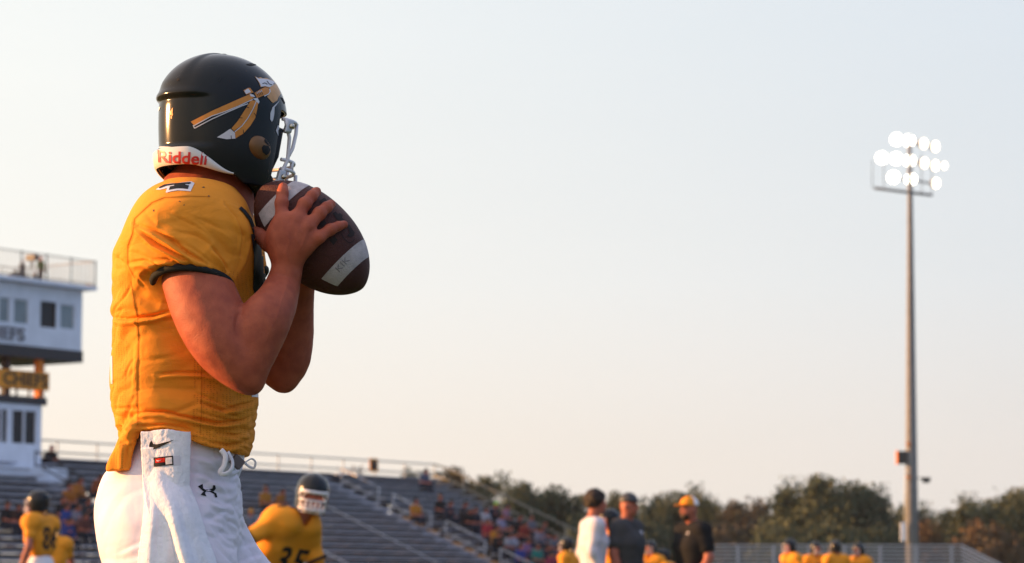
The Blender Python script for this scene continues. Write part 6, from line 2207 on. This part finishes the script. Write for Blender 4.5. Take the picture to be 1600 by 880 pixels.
SPEC = [
    (660, 748, (0.16, 0.18, 0.28), "spectator in slate blue alone on the topmost bench near the end rail", 2),
    (648, 800, ORG, "spectator in orange framed by the second handrail of the right aisle", 0),
    (686, 792, BLK, "spectator in black left of a pair standing out beside the handrail", 0),
    (700, 798, (0.05, 0.055, 0.085), "spectator in dark blue right of the pair beside the handrail", 1),
    (741, 806, NAVY, "navy clad spectator uphill of the white shirted one in the crowd", 0),
    (757, 813, WHITE, "spectator in a bright white shirt at the uphill left of the crowd", 0),
    (771, 800, NAVY, "spectator in navy wearing a neon green cap", 1),
    (785, 802, PINK, "spectator in pink beside the neon green cap", 2),
    (781, 820, LAV, "spectator in lavender in front of the pink one", 0),
    (760, 832, RED, "spectator in red at the uphill left of the crowd", 0),
    (773, 834, ORG, "spectator in orange next to the red one in the crowd", 1),
    (808, 818, BLK, "large spectator in black in the middle of the crowd by the end rail", 1),
    (815, 834, (0.40, 0.05, 0.04), "spectator in brick red below the large one in black", 2),
    (828, 824, GREY, "spectator in pale grey close to the end rail", 0),
    (789, 850, WHITE, "spectator in white left of two white shirts above the lowest handrail", 2),
    (801, 848, (0.50, 0.50, 0.62), "spectator in bluish white right of two white shirts above the lowest handrail", 1),
    (811, 866, BLUE, "spectator in royal blue at the foot of the crowd", 0),
    (821, 856, (0.32, 0.16, 0.36), "spectator in purple uphill of the teal one", 1),
    (838, 868, TEAL, "spectator in teal at the foot of the crowd", 0),
    (853, 866, NAVY, "navy clad spectator right of the teal one", 1),
    (857, 880, (0.45, 0.05, 0.12), "spectator in crimson at the lowest right of the crowd", 2),
    (841, 842, (0.30, 0.28, 0.36), "spectator in dull mauve halfway down by the end rail", 1),
    (848, 834, (0.10, 0.07, 0.07), "brown clad spectator touching the end rail halfway down", 0),
    (862, 850, GREY, "grey clad spectator lowest beside the end rail", 2),
    (796, 836, BLK, "black clad spectator between the orange and the brick red ones", 0),
    (722, 800, (0.06, 0.05, 0.06), "dark clad spectator between the handrail pair and the crowd", 1),
    (729, 812, BLK, "black clad spectator in front of the navy one at the crowd's uphill edge", 2),
    (776, 852, BLK, "black clad spectator left of the two white shirts by the lowest handrail", 1),
    (870, 864, (0.05, 0.06, 0.12), "midnight blue clad spectator next to the gold player at the crowd's edge", 0),
    # left part
    (107, 772, (0.55, 0.18, 0.03), "left one of two orange clad spectators beside the white press box skirt", 0),
    (120, 770, (0.62, 0.22, 0.04), "right one of two orange clad spectators beside the white press box skirt", 1),
    (148, 756, (0.45, 0.12, 0.04), "rust orange clad spectator right by the big player's hip", 2),
    (101, 812, (0.06, 0.10, 0.40), "spectator in bright blue right behind the left player", 0),
    (116, 812, (0.34, 0.30, 0.36), "spectator in pale mauve behind the left player", 1),
    (128, 824, (0.20, 0.07, 0.06), "maroon clad spectator under the dark handrail at the left", 2),
    (104, 826, (0.05, 0.07, 0.28), "spectator in deep blue low behind the left player", 1),
    (96, 792, BLK, "black clad spectator above the bright blue one", 0),
    (8, 800, BLK, "dark clad spectator leftmost on the bench under the press box", 0),
    (22, 803, (0.10, 0.05, 0.045), "dark brown clad spectator second from the left under the press box", 2),
    (36, 804, NAVY, "navy clad spectator just left of the left player's helmet", 1),
    (134, 800, (0.05, 0.05, 0.06), "charcoal clad spectator above the dark handrail at the left", 1),
    # behind the receiver
    (413, 776, (0.60, 0.24, 0.03), "left one of two gold clad spectators behind the crouched player's shoulder", 0),
    (434, 778, (0.55, 0.20, 0.03), "right one of two gold clad spectators behind the crouched player's shoulder", 2),
    (388, 822, (0.24, 0.25, 0.30), "spectator in grey with a gold cap behind the crouched player's elbow", 0),
]
for e in SPEC:
    hat = (0.25, 0.62, 0.02) if "wearing a neon" in e[3] else ((0.70, 0.30, 0.03) if "gold cap" in e[3] else None)
    spectator(e[0], e[1], e[2], e[3], e[4], hat=hat, turn=random.uniform(-.3, .3))

# ---- people and gear on the press box
def standee(px, py_top, off, z0, col, label, hgt=None, cap=None, ms=None, J=None, dirv=(0.8, -0.6)):
    p = onp(px, py_top, off)
    t = empty("person", (p.x, p.y, z0), facing(*dirv))
    sc = (p.z - z0) / (J['head'][2] + .14)
    t.scale = (sc, sc, sc)
    tag(t, label, "person", "people at the press box")
    link("body", setm(ms['body'], M['skin_far']), M['skin_far'], t)
    link("shirt", setm(ms['shirt'], M['white_cloth']), cloth("shirt_%.3f_%.3f_%.3f" % col, col), t)
    link("trousers", setm(ms['trousers'], M['white_cloth']), cloth("trousers_dark", (0.03, 0.03, 0.035)), t)
    link("shoes", setm(ms['shoes'], M['black_plastic']), M['black_plastic'], t)
    return t
JS = pose(STAND)
msS, JSs = figure(JS, 0.025, False, 1.8)
standee(64, 400, PO - 1.2, z_sl1, (0.05, 0.10, 0.03), "person in a green jacket on the press box roof deck", ms=msS, J=JSs)
standee(35, 406, PO - 1.6, z_sl1, (0.20, 0.19, 0.18), "person in grey left of the camera on the press box roof deck", ms=msS, J=JSs)
JK = pose(STAND, pelvis=(0, 0, .42), chest=(.08, 0, .72), neck=(.12, 0, .9), head=(.16, 0, 1.04), shR=(.1, -.18, .84), shL=(.1, .18, .84), elR=(.2, -.22, .6), elL=(.2, .22, .6), haR=(.38, -.1, .62), haL=(.38, .1, .62), hipR=(0, -.1, .4), hipL=(0, .1, .4), knR=(.36, -.13, .46), knL=(.34, .13, .46), anR=(.1, -.13, .08), anL=(.1, .13, .08))
msK, JKk = figure(JK, 0.025, False, 1.8)
standee(53, 424, PO - 0.2, z_sl1, (0.16, 0.07, 0.03), "person in brown crouching at the press box roof railing", ms=msK, J=JKk)
pw = onp(75, 694, 0.2)
standee(76, 694, 0.2, pz(75, 733, 0.2)[1] - 0.3, (0.035, 0.03, 0.03), "dark clad person sitting at the end wall of the press box", ms=msK, J=JKk)
VC = empty("video_camera", P3(tcoord(onp(50, 403, PO - 1.2)), PO - 1.2, z_sl1), anchored=True)
tag(VC, "black video camera on a tripod on the press box roof deck", "video camera")
pc = onp(50, 403, PO - 1.2)
MB().box(pc, (0.22, 0.45, 0.22), AX).build("camera_body", M['black_plastic'], VC)
MB().tube([pc + N1 * 0.22, pc + N1 * 0.36], 0.06, 10).build("lens", M['black_plastic'], VC)
for a in (0.3, 2.4, 4.5):
    MB().tube([pc - UP * 0.1, Vector((pc.x + .3 * math.cos(a), pc.y + .3 * math.sin(a), z_sl1))], 0.018, 6).build("tripod_leg", M['black_plastic'], VC)
BGk = empty("equipment_bag", P3(tcoord(onp(28, 432, PO - 0.3)), PO - 0.3, z_sl1), anchored=True)
tag(BGk, "dark equipment bag on the press box roof deck by the railing", "bag")
bgf = Field(np.array(P3(0, 0, z_sl1)) * 0 + np.array(onp(28, 434, PO - .3)) - .5, np.array(onp(28, 434, PO - .3)) + .5, 0.03)
c_ = np.array(onp(28, 434, PO - .3)); c_[2] = z_sl1 + .13
bgf.ell(c_, (.34, .22, .16), 0.0); bgf.cut((0, 0, z_sl1 + .004), (0, 0, -1))
V, Q = bgf.net(); link("bag_body", np_mesh("bag_body", V, Q), M['steel_dark'], BGk)
MB().tube([c_ + np.array((-.2, 0, .12)), c_ + np.array((0, 0, .26)), c_ + np.array((.2, 0, .12))], .015, 6).build("handle", M['black_plastic'], BGk)
